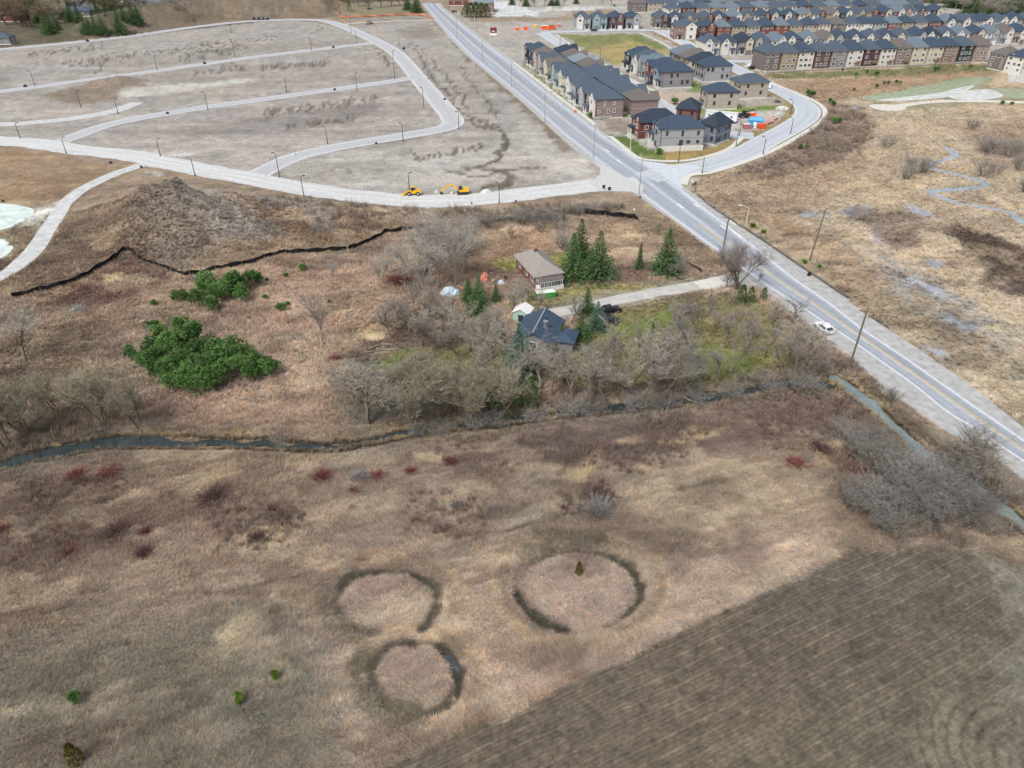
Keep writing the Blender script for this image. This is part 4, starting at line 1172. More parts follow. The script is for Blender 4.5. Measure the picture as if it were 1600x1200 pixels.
BASE_H = {}
def variant(key, meshes, h):
    BASE_H[key] = (meshes, h)
for i in range(4): variant(('broad', i), bare_tree_meshes('t', 20+i, 10.0, 'broad', M_twig, M_bark), 10.0)
for i in range(3): variant(('mauve', i), bare_tree_meshes('t', 70+i, 10.0, 'broad', M_twig_mauve, M_bark), 10.0)
for i in range(3): variant(('olive', i), bare_tree_meshes('t', 40+i, 10.0, 'willow', M_twig_olive, M_bark), 10.0)
for i in range(3): variant(('poplar', i), bare_tree_meshes('t', 50+i, 10.0, 'poplar', M_twig_pale, M_bark_pale), 10.0)
for i in range(3): variant(('thicket', i), bare_tree_meshes('t', 60+i, 6.0, 'shrub', M_twig_grey, M_bark), 6.0)
M_twig_dark = attr_mat('dark_bare_twigs', .95, tint=tuple(C(122,108,88)), objrand=.3)
for i in range(3): variant(('dark', i), bare_tree_meshes('t', 90+i, 10.0, 'broad', M_twig_dark, M_bark_brown), 10.0)
variant(('vase', 0), bare_tree_meshes('t', 80, 10.0, 'vase', M_twig_mauve, M_bark), 10.0)
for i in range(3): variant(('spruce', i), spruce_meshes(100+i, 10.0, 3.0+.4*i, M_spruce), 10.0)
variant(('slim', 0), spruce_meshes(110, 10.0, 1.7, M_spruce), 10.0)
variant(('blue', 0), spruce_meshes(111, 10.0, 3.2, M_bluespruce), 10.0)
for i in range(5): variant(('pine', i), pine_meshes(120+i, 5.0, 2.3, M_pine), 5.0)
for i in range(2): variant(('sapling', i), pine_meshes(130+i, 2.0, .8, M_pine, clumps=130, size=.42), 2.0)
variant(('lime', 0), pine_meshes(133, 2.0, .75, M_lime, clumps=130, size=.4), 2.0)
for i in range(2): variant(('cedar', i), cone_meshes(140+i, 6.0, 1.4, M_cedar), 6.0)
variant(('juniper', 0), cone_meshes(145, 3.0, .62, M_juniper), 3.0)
COUNT = {}
def plant(kind, base, top_py, label, group, name, cat='tree', widen=1.0, h=None):
    k = [q for q in BASE_H if q[0] == kind]
    COUNT[kind] = COUNT.get(kind, -1)+1
    meshes, h0 = BASE_H[k[COUNT[kind] % len(k)]]
    b = G(base)
    hh = h if h else max(.6, rise(b, top_py))
    e = empty(name, b, rng.uniform(0, 6.28))
    s = hh/h0
    e.scale = (s*widen, s*widen, s)
    put('trunk', meshes[0], e); put('crown', meshes[1], e)
    return tag(e, label, cat, group)

def series(kind, items, label, group, name, cat='tree', widen=1.0, lift=1.0):
    """items (x, base row, top row), labelled by their order from the left of the group"""
    items = sorted(items)
    for i, it in enumerate(items):
        w = it[3] if len(it) > 3 else widen
        plant(kind, it[:2], it[1]-(it[1]-it[2])*lift, label.format(ordn(i+1)), group, name, cat, w)

# spruces by the bungalow, each told apart
for kind, b, t, lab, w in (('spruce', (894,438), 364, 'dark tall spruce nearest the bungalow, left of the row of three', 1.0), ('spruce', (906,410), 342, 'spruce standing behind the other two beside the bungalow', .85),
        ('spruce', (934,436), 361, 'broad spruce on the right of the three beside the bungalow', 1.0), ('slim', (998,422), 379, 'slim lone spruce between the three spruces and the broad roadside spruce', .8),
        ('spruce', (1039,427), 358, 'broad spruce by the end of the silt fence near the main road', 1.12), ('spruce', (917,490), 449, 'dark spruce where the driveway ends, left of the blue spruce', .95),
        ('blue', (932,516), 471, 'blue-green spruce beside the parked black vehicles', 1.0), ('spruce', (907,531), 491, 'bushy bright spruce right of the blue roofed house', 1.25),
        ('slim', (876,538), 505, 'small narrow spruce against the right wall of the blue roofed house', .9), ('slim', (1019,521), 501, 'tiny lone spruce in the lawn among bare trees', .9),
        ('slim', (880,346), 322, 'little spruce on the slope above the silt fence', .9), ('blue', (811,592), 504, 'dusky spruce in front of the blue roofed house, left of it', .85),
        ('cedar', (827,634), 584, 'bright green cedar on the stream bank below the blue roofed house', 1.1), ('cedar', (785,642), 588, 'dense dark green cedar with bare willow stems before it on the bank', 1.9),
        ('cedar', (877,592), 556, 'yellowish cedar half hidden in bare trees below the blue roofed house', 1.2),
        ('spruce', (748,480), 429, 'largest spruce of the clump left of the bungalow yard', 1.0), ('slim', (730,458), 437, 'small spruce on the left edge of the clump beside the tarp', 1.2), ('slim', (775,472), 444, 'small spruce on the right edge of the clump beside the tarp', 1.3),
        ('spruce', (742,492), 458, 'low dark spruce in front of the clump beside the tarp', 1.2), ('spruce', (733,470), 434, 'spruce in the middle of the clump, behind the largest one', .9),
        ('cedar', (1157,476), 445, 'left one of the cedars at the driveway mouth under the vase shaped tree', 1.3), ('cedar', (1171,473), 448, 'middle one of the cedars at the driveway mouth', 1.2), ('cedar', (1192,470), 449, 'right one of the cedars at the driveway mouth, nearest the road', 1.2)):
    w *= 1.18 if kind != 'cedar' else 1.0
    plant(kind, b, t, lab, None, 'cedar_tree' if kind == 'cedar' else 'spruce_tree', 'tree', w)
# pine groves
series('pine', [(276,472,452),(292,474,452),(312,478,450),(318,464,436),(330,460,422),(342,474,446),(334,486,460),(352,468,434),(362,460,424),(372,462,422),(380,472,440),(392,452,420),(404,446,424)],
       'bright green young pine, {} from the left in the small grove at the silt fence', 'pines of the grove by the silt fence', 'pine_tree', widen=.95)
series('pine', [(208,564,536),(226,572,546),(240,558,524),(250,592,560),(258,538,505),(252,576,538),(272,560,520),(280,610,576),(268,596,556),(290,545,508),(292,584,542),(300,612,578),(312,566,528),(308,598,560),(322,616,582),(330,590,546),(338,562,526),(348,604,566),(352,580,536),(366,556,522),(372,592,552),(386,576,538),(392,598,562),(404,582,548),(415,590,560),(428,584,558),(282,520,492),(312,535,498),(242,520,498)],
       'bright green pine, {} from the left in the large grove', 'pines of the large grove', 'pine_tree', widen=1.0)
for k, b, t, lab in (('sapling', (473,424), 411, 'little bright pine sapling right below the black silt fence'), ('lime', (447,434), 425, 'tiny pale sapling left of the pine below the silt fence'), ('sapling', (415,468), 459, 'dark small sapling right of the small pine grove'),
        ('sapling', (441,488), 472, 'bushy green sapling at the left of the pinkish grass'), ('sapling', (450,478), 470, 'tiny sapling touching the bushy green sapling'), ('lime', (515,474), 467, 'tiny pale sapling in the middle of the pinkish grass'), ('sapling', (418,440), 434, 'tiny sapling at the right edge of the small pine grove'),
        ('sapling', (120,1100), 1080, 'round dark green pine sapling in the front meadow at the left'), ('lime', (376,1099), 1082, 'lime green pine sapling in the front meadow'), ('lime', (431,1061), 1047, 'small lime green sapling left of the lowest ring'), ('juniper', (122,1192), 1163, 'rusty olive juniper at the bottom edge of the front meadow'),
        ('juniper', (904,897), 878, 'olive brown juniper standing inside the largest ring'), ('sapling', (242,477), 468, 'small sapling left of the small pine grove')):
    plant(k, b, t, lab, None, 'juniper' if k == 'juniper' else 'pine_sapling', 'young tree', .62 if b[1] > 1000 and k != 'juniper' else 1.0)
series('sapling', [(1262,150,138),(1269,153,141),(1296,161,152),(1301,166,156),(1303,194,182),(1311,193,182),(1250,233,223),(1261,234,225),(1293,231,222),(1369,120,110),(1354,115,107),(1369,138,130),(1381,133,126),(1388,132,125),(1400,131,124),(1406,131,125),(1460,112,103),(1466,110,102),(1316,112,106),(1337,120,112),(1565,165,156),(1580,166,158),(1334,142,136),(1515,108,100)],
       'small dark sapling on the slope below the house row, {} from the left', 'saplings on the slope by the marsh', 'pine_sapling', 'young tree', widen=.9)
for b, t, lab in (((1175,358), 347, 'yellow-green sapling right of the white street lamp by the main road'), ((1192,367), 357, 'small yellow-green sapling below the one beside the white lamp'), ((1256,414), 404, 'yellow-green sapling at the foot of the leaning wooden pole'), ((1280,420), 412, 'tiny yellow-green sapling right of the leaning wooden pole')):
    plant('lime', b, t, lab, None, 'sapling', 'young tree')
# bare trees
plant('vase', (1150,455), 378, 'large bare vase shaped tree at the driveway mouth', None, 'bare_tree', 'tree', 1.05)
g2 = random.Random(5)
pop = [(640,432,372),(648,398,352),(655,420,350),(662,446,366),(668,404,338),(672,432,352),(680,412,334),(684,450,370),(690,424,340),(694,398,336),(700,436,352),(704,414,332),(712,446,362),(716,404,336),(722,430,352),(728,412,342),(735,398,346),(664,468,396),(598,440,392),(612,428,384),(590,448,398),(632,452,404),(734,372,338)]
series('poplar', pop, 'pale upright bare tree, {} from the left in the clump at the silt fence', 'pale bare trees at the silt fence', 'bare_tree', widen=.86, lift=1.08)
yard = [(612,530,470),(622,505,462),(640,520,470),(648,490,442),(660,540,476),(672,505,450),(680,560,492),(690,520,470),(700,545,484),(708,500,450),(716,565,498),(725,530,478),(735,550,490),(742,575,512),(752,545,488),(765,530,484),(770,560,500),(780,520,470),(790,545,492),(800,490,440),(815,480,440),(826,474,436),(840,486,452),(800,575,520),(765,590,530)]
series('broad', yard, 'bare grey tree, {} from the left in the wood behind the spruce clump', 'bare trees of the yard wood', 'bare_tree', widen=.86, lift=1.08)
for b, t, lab, k, w in (((577,662), 566, 'big spreading bare tree alone on the grey bank of the stream', 'broad', 1.6), ((845,606), 530, 'pale tall bare tree in front of the blue roofed house', 'poplar', 1.5), ((893,508), 463, 'bare tree standing in the drive left of the spruces', 'broad', .9),
        ((1238,500), 458, 'round bare tree by the road shoulder left of the parked white car', 'broad', 1.0), ((1243,582), 500, 'tall brown bare tree on the bank below the white car', 'broad', 1.2), ((1390,640), 600, 'thin bare tree between ditch and road shoulder', 'broad', .9),
        ((1492,728), 640, 'large bare tree between the ditch water and the main road', 'broad', 1.25), ((40,566), 480, 'bare tree at the left edge below the end of the silt fence', 'broad', 1.35), ((505,540), 440, 'thin bare tree in the pinkish grass', 'poplar', .6), ((521,440), 400, 'slender bare tree just below the silt fence', 'poplar', .8),
        ((545,400), 360, 'slender bare tree above the silt fence', 'poplar', .9), ((1185,440), 424, 'bare shrub like tree right of the vase shaped tree', 'broad', 1.0), ((1135,450), 420, 'low mauve bare tree left of the vase shaped tree', 'mauve', 1.2),
        ((776,362), 330, 'dark bare tree at the right of the pale clump by the gravel road', 'mauve', 1.2), ((798,378), 352, 'small round bare tree in the red-brown grass left of the bungalow', 'mauve', 1.1), ((445,716), 672, 'thin leafless sapling in straw beside the stream', 'poplar', .6)):
    plant(k, b, t, lab, None, 'bare_tree', 'tree', w)
series('broad', [(824,604,535),(838,588,528),(862,598,532),(800,612,548)], 'pale bare tree, {} from the left close before the blue roofed house', 'bare trees before the blue roofed house', 'bare_tree', widen=.9)
series('thicket', [(655,684,656),(690,680,652),(742,672,640),(770,670,636),(838,662,632),(880,656,622),(905,652,618),(925,650,612),(985,645,612),(1012,642,606),(1040,640,600),(1085,634,600),(1140,628,592),(1205,616,584),(1240,612,578),(1262,612,580)], 'bare shrub tree, {} from the left leaning over the near edge of the stream', 'shrub trees on the near stream edge', 'shrub_tree', widen=1.3)
series('olive', [(648,668,566),(680,660,560),(738,668,572),(768,664,576)], 'multi-stemmed olive-grey willow, {} from the left on the stream bank below the wood', 'willows on the stream bank', 'willow_tree', widen=.86, lift=1.08)
series('olive', [(10,700,600),(42,684,585),(105,655,575),(165,664,568),(215,668,590)], 'multi-stemmed willow, {} from the left by the water at the left edge', 'willows by the water at the left', 'willow_tree', widen=.85)
bank = [(862,620,550),(880,600,540),(895,630,556),(912,636,552),(930,610,530),(945,636,556),(960,600,528),(972,628,548),(990,606,520),(1005,630,548),(1020,600,530),(1035,626,545),(1050,600,520),(1062,622,546),(1080,595,530),(1095,618,550),(1120,600,540),(960,560,500),(1000,560,505),(1040,565,505),(1075,560,500)]
series('broad', bank, 'bare brownish tree, {} from the left in the belt between lawn and stream', 'bare trees in the stream belt', 'bare_tree', widen=.86, lift=1.08)
upper = [(1060,520,480),(1085,530,478),(1110,525,480),(1130,545,488),(1150,515,478),(1165,555,498),(1180,530,482),(1195,560,505),(1205,525,480),(1215,590,530),(1230,575,515),(1255,585,530),(1270,575,525),(1280,600,552),(1145,585,520),(1070,495,466),(1110,490,462),(1140,480,455),(1215,500,462)]
series('mauve', upper, 'mauve-grey bare tree, {} from the left between driveway and ditch', 'mauve bare trees right of the lawn', 'bare_tree', widen=.86, lift=1.08)
th = [(1312,682,650),(1330,700,660),(1345,720,672),(1358,690,650),(1365,745,690),(1372,712,665),(1322,790,752),(1340,800,755),(1355,780,735),(1370,806,752),(1385,760,700),(1388,800,745),(1402,735,690),(1404,782,722),(1415,812,755),(1425,760,700),(1436,800,735),(1448,770,712),(1455,820,762),(1466,790,728),(1478,760,712),(1485,815,752),(1500,795,735),(1512,825,775),(1526,805,760),(1398,842,795),(1380,830,788),(1540,835,790)]
series('thicket', th, 'grey twiggy thicket tree, {} from the left in the mass beside the ploughed field', 'grey thicket trees by the field corner', 'thicket_tree', widen=1.15)
series('broad', [(1515,760,680),(1530,735,680),(1548,790,730),(1520,700,668)], 'bare roadside tree, {} from the left on the ditch bank at the right edge', 'bare trees on the ditch bank', 'bare_tree', widen=1.1)
series('thicket', [(1415,280,252),(1430,272,238),(1442,270,240),(1420,258,242),(1540,240,206),(1552,232,212),(1575,246,215),(1590,240,214),(1518,202,184),(1535,276,246),(1555,272,250),(1590,268,236),(1600,300,270),(1385,232,205)], 'dark bare shrub tree, {} from the left in the marsh', 'shrub trees in the marsh', 'marsh_shrub', widen=1.5)
series('thicket', [(815,352,322),(832,348,318),(850,346,322),(866,350,318),(900,338,312),(925,334,310),(950,330,310),(845,362,332),(875,362,336),(742,358,330),(760,356,332),(880,392,352),(1050,428,392),(1056,412,390)], 'mauve bare shrub tree, {} from the left along the foot of the gravel road slope', 'shrub trees below the gravel road', 'shrub_tree', widen=1.5)
series('thicket', [(1060,500,470),(1075,490,462),(655,455,430),(650,600,560),(600,610,575),(1055,548,510),(720,600,565),(690,610,570)], 'low brown bare shrub tree, {} from the left around the two houses', 'shrub trees around the houses', 'shrub_tree', widen=1.5)
# single bushes
BUSH = {'red': [bush_mesh(200+i, M_red) for i in range(3)], 'purple': [bush_mesh(210, M_purple), bush_mesh(211, M_purple)], 'grey': [bush_mesh(220, M_greybush, 420), bush_mesh(221, M_greybush)]}
def bush(kind, base, wpx, hpx, label, group=None):
    b = G(base); t = math.sqrt(b.x**2+b.y**2+H*H)
    w = wpx*t/FPX*.62; h = hpx*t/FPX*.7
    o = put('bush', rng.choice(BUSH[kind]), None, b, rng.uniform(0, 6.28))
    o.name = {'red': 'red_bush', 'purple': 'purple_bush', 'grey': 'grey_bush'}[kind]
    o.scale = (w, w, h)
    return tag(o, label, 'bush', group)
for kind, b, w, h, lab in (('red', (504,746), 30, 18, 'bright red dogwood bush left in the meadow below the stream'), ('red', (628,443), 36, 26, 'large deep red bush below the pale bare trees'), ('red', (522,562), 16, 12, 'small red bush near the brush pile'),
        ('red', (704,724), 20, 18, 'red bush at the right end of the straw patch by the stream'), ('red', (642,738), 20, 14, 'dull red bush below the straw patch by the stream'), ('red', (552,768), 18, 10, 'low red bush under the grey bush near the stream'),
        ('grey', (563,748), 26, 24, 'blue-grey bush near the stream beside red bushes'), ('red', (588,745), 26, 14, 'reddish bush right of the blue-grey bush'), ('red', (551,795), 12, 8, 'tiny red bush alone in the middle of the meadow'),
        ('purple', (337,778), 46, 22, 'dark purple-brown bush in the pale grass at the left'), ('purple', (224,864), 26, 14, 'small red-purple bush on the dark track at the left'), ('red', (168,743), 34, 12, 'long low red bush on the bank at the left'), ('red', (120,745), 26, 14, 'red bush near the fallen log at the left'),
        ('red', (228,832), 18, 12, 'little red bush on the brown band at the left'), ('purple', (180,834), 40, 14, 'long purple bush on the brown band at the left'), ('red', (110,862), 22, 10, 'small red bush lowest on the brown band at the left'), ('red', (4,830), 18, 14, 'red bush cut by the left edge'),
        ('purple', (402,842), 24, 18, 'dark purple bush above the left ring'), ('red', (425,797), 14, 10, 'small pinkish red bush in the left meadow'), ('grey', (935,800), 46, 36, 'round silver-grey bush at the end of the long track'), ('purple', (934,778), 50, 18, 'dark halo of purple stems behind the silver-grey bush'),
        ('red', (882,796), 16, 10, 'small red bush left of the silver-grey bush'), ('red', (876,772), 18, 8, 'reddish bush above the small red one by the silver-grey bush'), ('red', (1242,726), 28, 14, 'bright red bush in straw at the right of the meadow'), ('red', (1308,634), 24, 10, 'red bush near the bend of the ditch water'),
        ('purple', (1282,704), 34, 18, 'brown purple bush above the bright red one at the right'), ('red', (1330,712), 24, 20, 'crimson bush at the left edge of the grey thicket'), ('red', (1342,738), 30, 18, 'long dark red bush below the crimson bush at the thicket'), ('red', (1402,680), 14, 8, 'small rusty bush at the ditch water'),
        ('grey', (1215,160), 10, 8, 'small grey bush at the estate road bend'), ('purple', (1400,772), 30, 20, 'dark purple bush inside the grey thicket'), ('grey', (715,792), 24, 16, 'beige twiggy bush in the middle meadow'), ('grey', (766,796), 16, 10, 'little beige bush right of the twiggy one'), ('red', (745,355), 14, 8, 'dull red bush at the right foot of the pale trees'),
        ('grey', (655,562), 26, 16, 'mauve-grey bush on the lawn edge beside the brush pile'), ('purple', (660,428), 30, 16, 'brown bush inside the pale bare trees'), ('red', (655,430), 16, 12, 'dark red bush right of the large deep red bush')):
    bush(kind, b, w, h, lab)
# ------------------------------------------------------------------ houses
WALLS = {k: mat(k+'_wall', C(*c)*(.84 if k in ('white', 'cream') else .68), .9, .07, 1.2) for k, c in dict(greybrown=(142,132,128), tan=(190,172,146), white=(226,222,214), purple_brown=(126,98,96), grey=(164,160,160), dark_brown=(104,82,82), mauve=(166,146,142), cream=(214,204,182),
     pink_brown=(170,140,128), charcoal=(66,76,80), pink_tan=(192,166,154), red_brick=(140,88,80), teal_grey=(164,188,192), beige=(204,192,176), light_grey=(186,188,190), near_black=(58,56,62), orange_brick=(158,100,86), blue_grey=(140,150,164)).items()}
ROOFS = {k: mat(k+'_shingles', C(*c), .85, .10, 1.6) for k, c in dict(blue=(62,76,92), slate=(78,89,101), steel=(104,116,126), brown=(106,100,96), dark=(52,61,74), pale=(124,136,144)).items()}
M_glass = mat('window_glass', C(52,60,70), .12, .2, 1, 0, 0, .6)
M_whitetrim = mat('white_trim', C(232,230,224), .6, .04, 2)
M_greytrim = mat('grey_trim', C(150,152,156), .6, .05, 2)
M_darktrim = mat('dark_trim', C(64,62,64), .6, .05, 2)
M_found = mat('pale_foundation', C(206,206,202), .9, .06, 1)
M_door = mat('dark_door', C(76,70,66), .5, .08, 2)
M_garage = mat('garage_door_paint', C(120,116,112), .5, .06, 2)
M_garage_w = mat('white_garage_door_paint', C(214,214,212), .5, .05, 2)
M_wood = mat('deck_wood', C(142,116,90), .85, .2, 3)
M_chim = mat('chimney_metal', C(170,172,174), .4, .08, 3, 0, .6)
_wc = {}
def window_mesh(w, h, trim):
    k = ('w', w, h, trim.name)
    if k not in _wc:
        b = MB(); t = .14
        b.box(-w/2-t, w/2+t, -.07, .02, -h/2-t, -h/2); b.box(-w/2-t, w/2+t, -.07, .02, h/2, h/2+t)
        b.box(-w/2-t, -w/2, -.07, .02, -h/2, h/2); b.box(w/2, w/2+t, -.07, .02, -h/2, h/2); b.box(-.03, .03, -.06, .02, -h/2, h/2)
        p = MB().box(-w/2, w/2, -.03, .02, -h/2, h/2)
        _wc[k] = (b.mesh('window', trim), p.mesh('pane', M_glass))
        b2 = MB(); b2.v, b2.f, b2.mi = list(b.v), list(b.f), list(b.mi); b2.cur = 1
        b2.box(-w/2, w/2, -.03, .02, -h/2, h/2)
        _wc[k] += (b2.mesh('window', [trim, M_glass]),)
    return _wc[k]
FACE = {'front': (0, 0, -1), 'right': (math.pi/2, 1, 0), 'back': (math.pi, 0, 1), 'left': (-math.pi/2, -1, 0)}
def window(par, face, u, z, w, h, W, D, trim, detail=True):
    rz, sx, sy = FACE[face]
    if face == 'front': loc = (u, -D/2, z)
    elif face == 'back': loc = (-u, D/2, z)
    elif face == 'right': loc = (W/2, u, z)
    else: loc = (-W/2, -u, z)
    ms = window_mesh(w, h, trim)
    if detail:
        o = put('window', ms[0], par, loc, rz); put('pane', ms[1], o)
    else:
        o = put('window', ms[2], par, loc, rz)
    return o
def gable(par, u, z0, w, h, D, proj, wall, roof, trim, dep=3.5):
    """front gable: wall triangle and its two roof slopes"""
    y0 = -D/2-proj
    wb = MB().prism([(u-w/2, z0-.9), (u+w/2, z0-.9), (u+w/2, z0), (u, z0+h), (u-w/2, z0)], y0, y0+dep)
    gb = wb.build('gable', wall, par)
    e = .25
    r = MB().prism([(u-w/2-e, z0-.05), (u, z0+h+.08), (u+w/2+e, z0-.05), (u+w/2+e, z0+.14), (u, z0+h+.30), (u-w/2-e, z0+.14)], y0-.25, y0+dep)
    r.build('gable_roof', roof, gb)
    put('window', window_mesh(.9, .9, trim)[2], gb, (u, y0, z0+h*.28))

def house(name, fl, fr, depth, label, group=None, wall='greybrown', roof='blue', hgt=7.0, rh=3.6, style='back3', trim=None, detail=True, z0=None, side='none', ridge=.62, base=.5, w2='white', cat='house', seed=0):
    """fl, fr: ground points of the front wall seen from outside, left then right"""
    fl, fr = Vector((fl[0], fl[1], 0)), Vector((fr[0], fr[1], 0))
    d = fr-fl; W = d.length; d.normalize(); n = Vector((-d.y, d.x, 0))
    c = (fl+fr)/2+n*depth/2
    c.z = tz(c.x, c.y) if z0 is None else z0
    g = random.Random(seed+int(abs(fl.x*7+fl.y*3)))
    e = tag(empty(name, c, math.atan2(d.y, d.x)), label, cat, group)
    D = depth; wm, rm = WALLS[wall], ROOFS[roof]; tr = trim or M_whitetrim
    wb = MB(); wb.box(-W/2, W/2, -D/2, D/2, base-.05, hgt); walls = wb.build('wall', wm, e)
    MB().box(-W/2-.06, W/2+.06, -D/2-.06, D/2+.06, -.6, base).build('foundation', M_found, e)
    o = .45
    MB().hip(-W/2-o, W/2+o, -D/2-o, D/2+o, hgt+.02, rh, ridge).build('roof', rm, e)
    win = lambda f, u, z, w, h: window(e, f, u, z, w, h, W, D, tr, detail)
    def sides(fs):
        for f in fs:
            for z in (hgt-1.6, hgt-4.6):
                if z < 1: continue
                for u_ in g.sample((-.36, -.2, -.02, .16, .34), g.choice((2, 3, 3))): win(f, D*u_+g.uniform(-.3, .3), z+g.uniform(-.2, .1), g.choice((.55, .8, 1.1)), g.choice((.8, 1.2, 1.6)))
            if detail:
                q = 1 if f == 'right' else -1
                for yy_ in (-D/2+.25, D/2-.25): MB().box(min(q*(W/2), q*(W/2+.12)), max(q*(W/2), q*(W/2+.12)), yy_-.06, yy_+.06, base, hgt-.1).build('downspout', M_darktrim, e)
    if detail and style != 'back3': MB().box(-W/2-.05, W/2+.05, -D/2-.05, D/2+.05, hgt-3.25, hgt-3.05).build('belt_course', WALLS['light_grey'] if wall != 'light_grey' else WALLS['grey'], e)
    MB().box(-W/2-.5, W/2+.5, -D/2-.5, -D/2-.38, hgt-.32, hgt-.18).build('gutter', M_darktrim if roof in ('blue', 'dark') else M_greytrim, e)
    if style == 'back3':                                    # three storeys seen from the garden
        for fl_ in range(3):
            z = hgt-1.3-fl_*(hgt-1.2)/3
            k = g.choice((2, 2, 3))
            for i in range(k):
                win('front', W*(-.30+.6*i/(k-1))+g.uniform(-.2, .2), z, g.choice((.8, 1.2, 1.6)), g.choice((1.1, 1.3)))
        if g.random() < .5: gable(e, W*g.choice((.22, -.2)), hgt+.05, 2.2, 1.3, D, .05, wm, rm, tr, 2.6)
        if g.random() < .2:
            dk = MB(); dk.box(W*.0, W*.36, -D/2-1.8, -D/2-.02, 2.6, 2.8); dk.box(W*.0, W*.0+.15, -D/2-1.8, -D/2-1.65, 0, 2.6); dk.box(W*.36-.15, W*.36, -D/2-1.8, -D/2-1.65, 0, 2.6)
            dk.box(W*0, W*.36, -D/2-1.8, -D/2-1.72, 2.8, 3.7); dk.build('deck', M_wood, e)
    elif style == 'back2':
        for z in (hgt-1.5, hgt-4.5):
            k = g.choice((2, 3, 3))
            for i in range(k): win('front', W*(-.3+.6*i/(k-1))+g.uniform(-.2, .2), z, g.choice((.9, 1.3, 1.7)), 1.25)
    elif style in ('front', 'frontg'):
        w2m = WALLS[w2]
        gx_ = g.choice((-.24, .24))*W
        MB().box(gx_-W*.22, gx_+W*.22, -D/2-.7, -D/2+.01, base, hgt-.12).build('bay', w2m, e)
        gable(e, gx_, hgt-.1, W*.5, 2.3, D, .72, w2m, rm, tr)
        put('window', window_mesh(1.6, 1.4, tr)[2], e, (gx_, -D/2-.7, hgt-1.6))
        win('front', -gx_, hgt-1.5, 1.4, 1.4); win('front', -gx_-.2, hgt-1.5, .9, 1.4) if g.random() < .2 else None
        if style == 'frontg':
            gd = MB().box(gx_-1.5, gx_+1.5, -D/2-.78, -D/2-.6, .1, 2.4).build('garage_door', g.choice((M_garage, M_garage_w)), e)
        else:
            put('window', window_mesh(1.6, 1.5, tr)[2], e, (gx_, -D/2-.7, 2.2))
        dr = MB().box(-gx_-.55, -gx_+.55, -D/2-.06, -D/2+.03, base, base+2.2).build('door', M_door, e)
        pc = MB(); pc.box(-gx_-1.5, -gx_+1.5, -D/2-1.7, -D/2-.02, .0, base-.02); pc.build('porch', M_found, e)
        pr = MB(); pr.hip(-gx_-1.7, -gx_+1.7, -D/2-2.0, -D/2-.03, base+2.75, .7, .5, .15); pr.build('porch_roof', rm, e)
        for sx in (-1.35, 1.35): MB().box(-gx_+sx-.11, -gx_+sx+.11, -D/2-1.6, -D/2-1.38, base-.02, base+2.6).build('porch_post', M_whitetrim, e)
    elif style == 'plain':
        for z in (hgt-1.5, hgt-4.4):
            if z > .8:
                for i in range(2): win('front', W*(-.26+.5*i)+g.uniform(-.4, .4), z, .8, 1.2)
    if side == 'both': sides(('left', 'right'))
    elif side in FACE: sides((side,))
    return e

def row(name, a, b, n, depth, label, group, cyc, style, hgt, rh, gap=.5, detail=False, z0=0.0, start=0, side='none', w2s=('white',), base=.5, jit=.35, roofs=None):
    A, B = np.array(a), np.array(b)
    u = (B-A)/n; L = np.linalg.norm(u); uh = u/L
    nn = np.array((-uh[1], uh[0])); g = random.Random(n*7+int(hgt*10))
    for i in range(n):
        w, r = cyc[i % len(cyc)]
        s = g.uniform(-jit, jit)
        p = A+u*i+uh*gap/2+nn*s; q = A+u*(i+1)-uh*gap/2+nn*s
        lab = label.format(o=ordn(i+1+start), w=w.replace('_', ' '), r=r)
        house(name, p, q, depth+g.uniform(-.6, .6), lab, group, w, r, hgt+g.uniform(-.15, .15), rh+g.uniform(-.2, .3), style, None, detail, z0, side if i == n-1 or side == 'both' else 'none', .62, base, w2s[i % len(w2s)], 'house', i)

P_ = lambda x, y: np.array(flat((x, y)))
# three-storey row along the marsh
row('row_house', P_(1190,113), P_(1540,98), 14, 12.0, '{w} house, {r} roof, {o} from the left in the row along the marsh', 'houses in the row along the marsh',
    [('greybrown','slate'),('tan','slate'),('white','blue'),('purple_brown','slate'),('grey','slate'),('white','blue'),('dark_brown','slate'),('white','blue'),('mauve','brown'),('cream','steel'),('cream','blue'),('pink_brown','blue'),('charcoal','slate'),('pink_tan','brown')], 'back3', 9.0, 3.6, 1.0, True, 0, 0, 'right')
house('row_house', P_(1540,107), P_(1566,112), 11, 'grey-brown house with brown roof where the marsh row turns, left of the white end house', None, 'greybrown', 'brown', 7.8, 3.2, 'back3', side='right')
house('row_house', P_(1566,113), P_(1592,118), 11, 'white house with dark roof at the right end of the marsh row', None, 'white', 'blue', 8.2, 3.6, 'back3', side='right')
house('row_house', P_(1596,116), P_(1624,116), 11, 'grey house with slate roof cut by the right edge', None, 'grey', 'slate', 7.0, 3.2, 'back2')
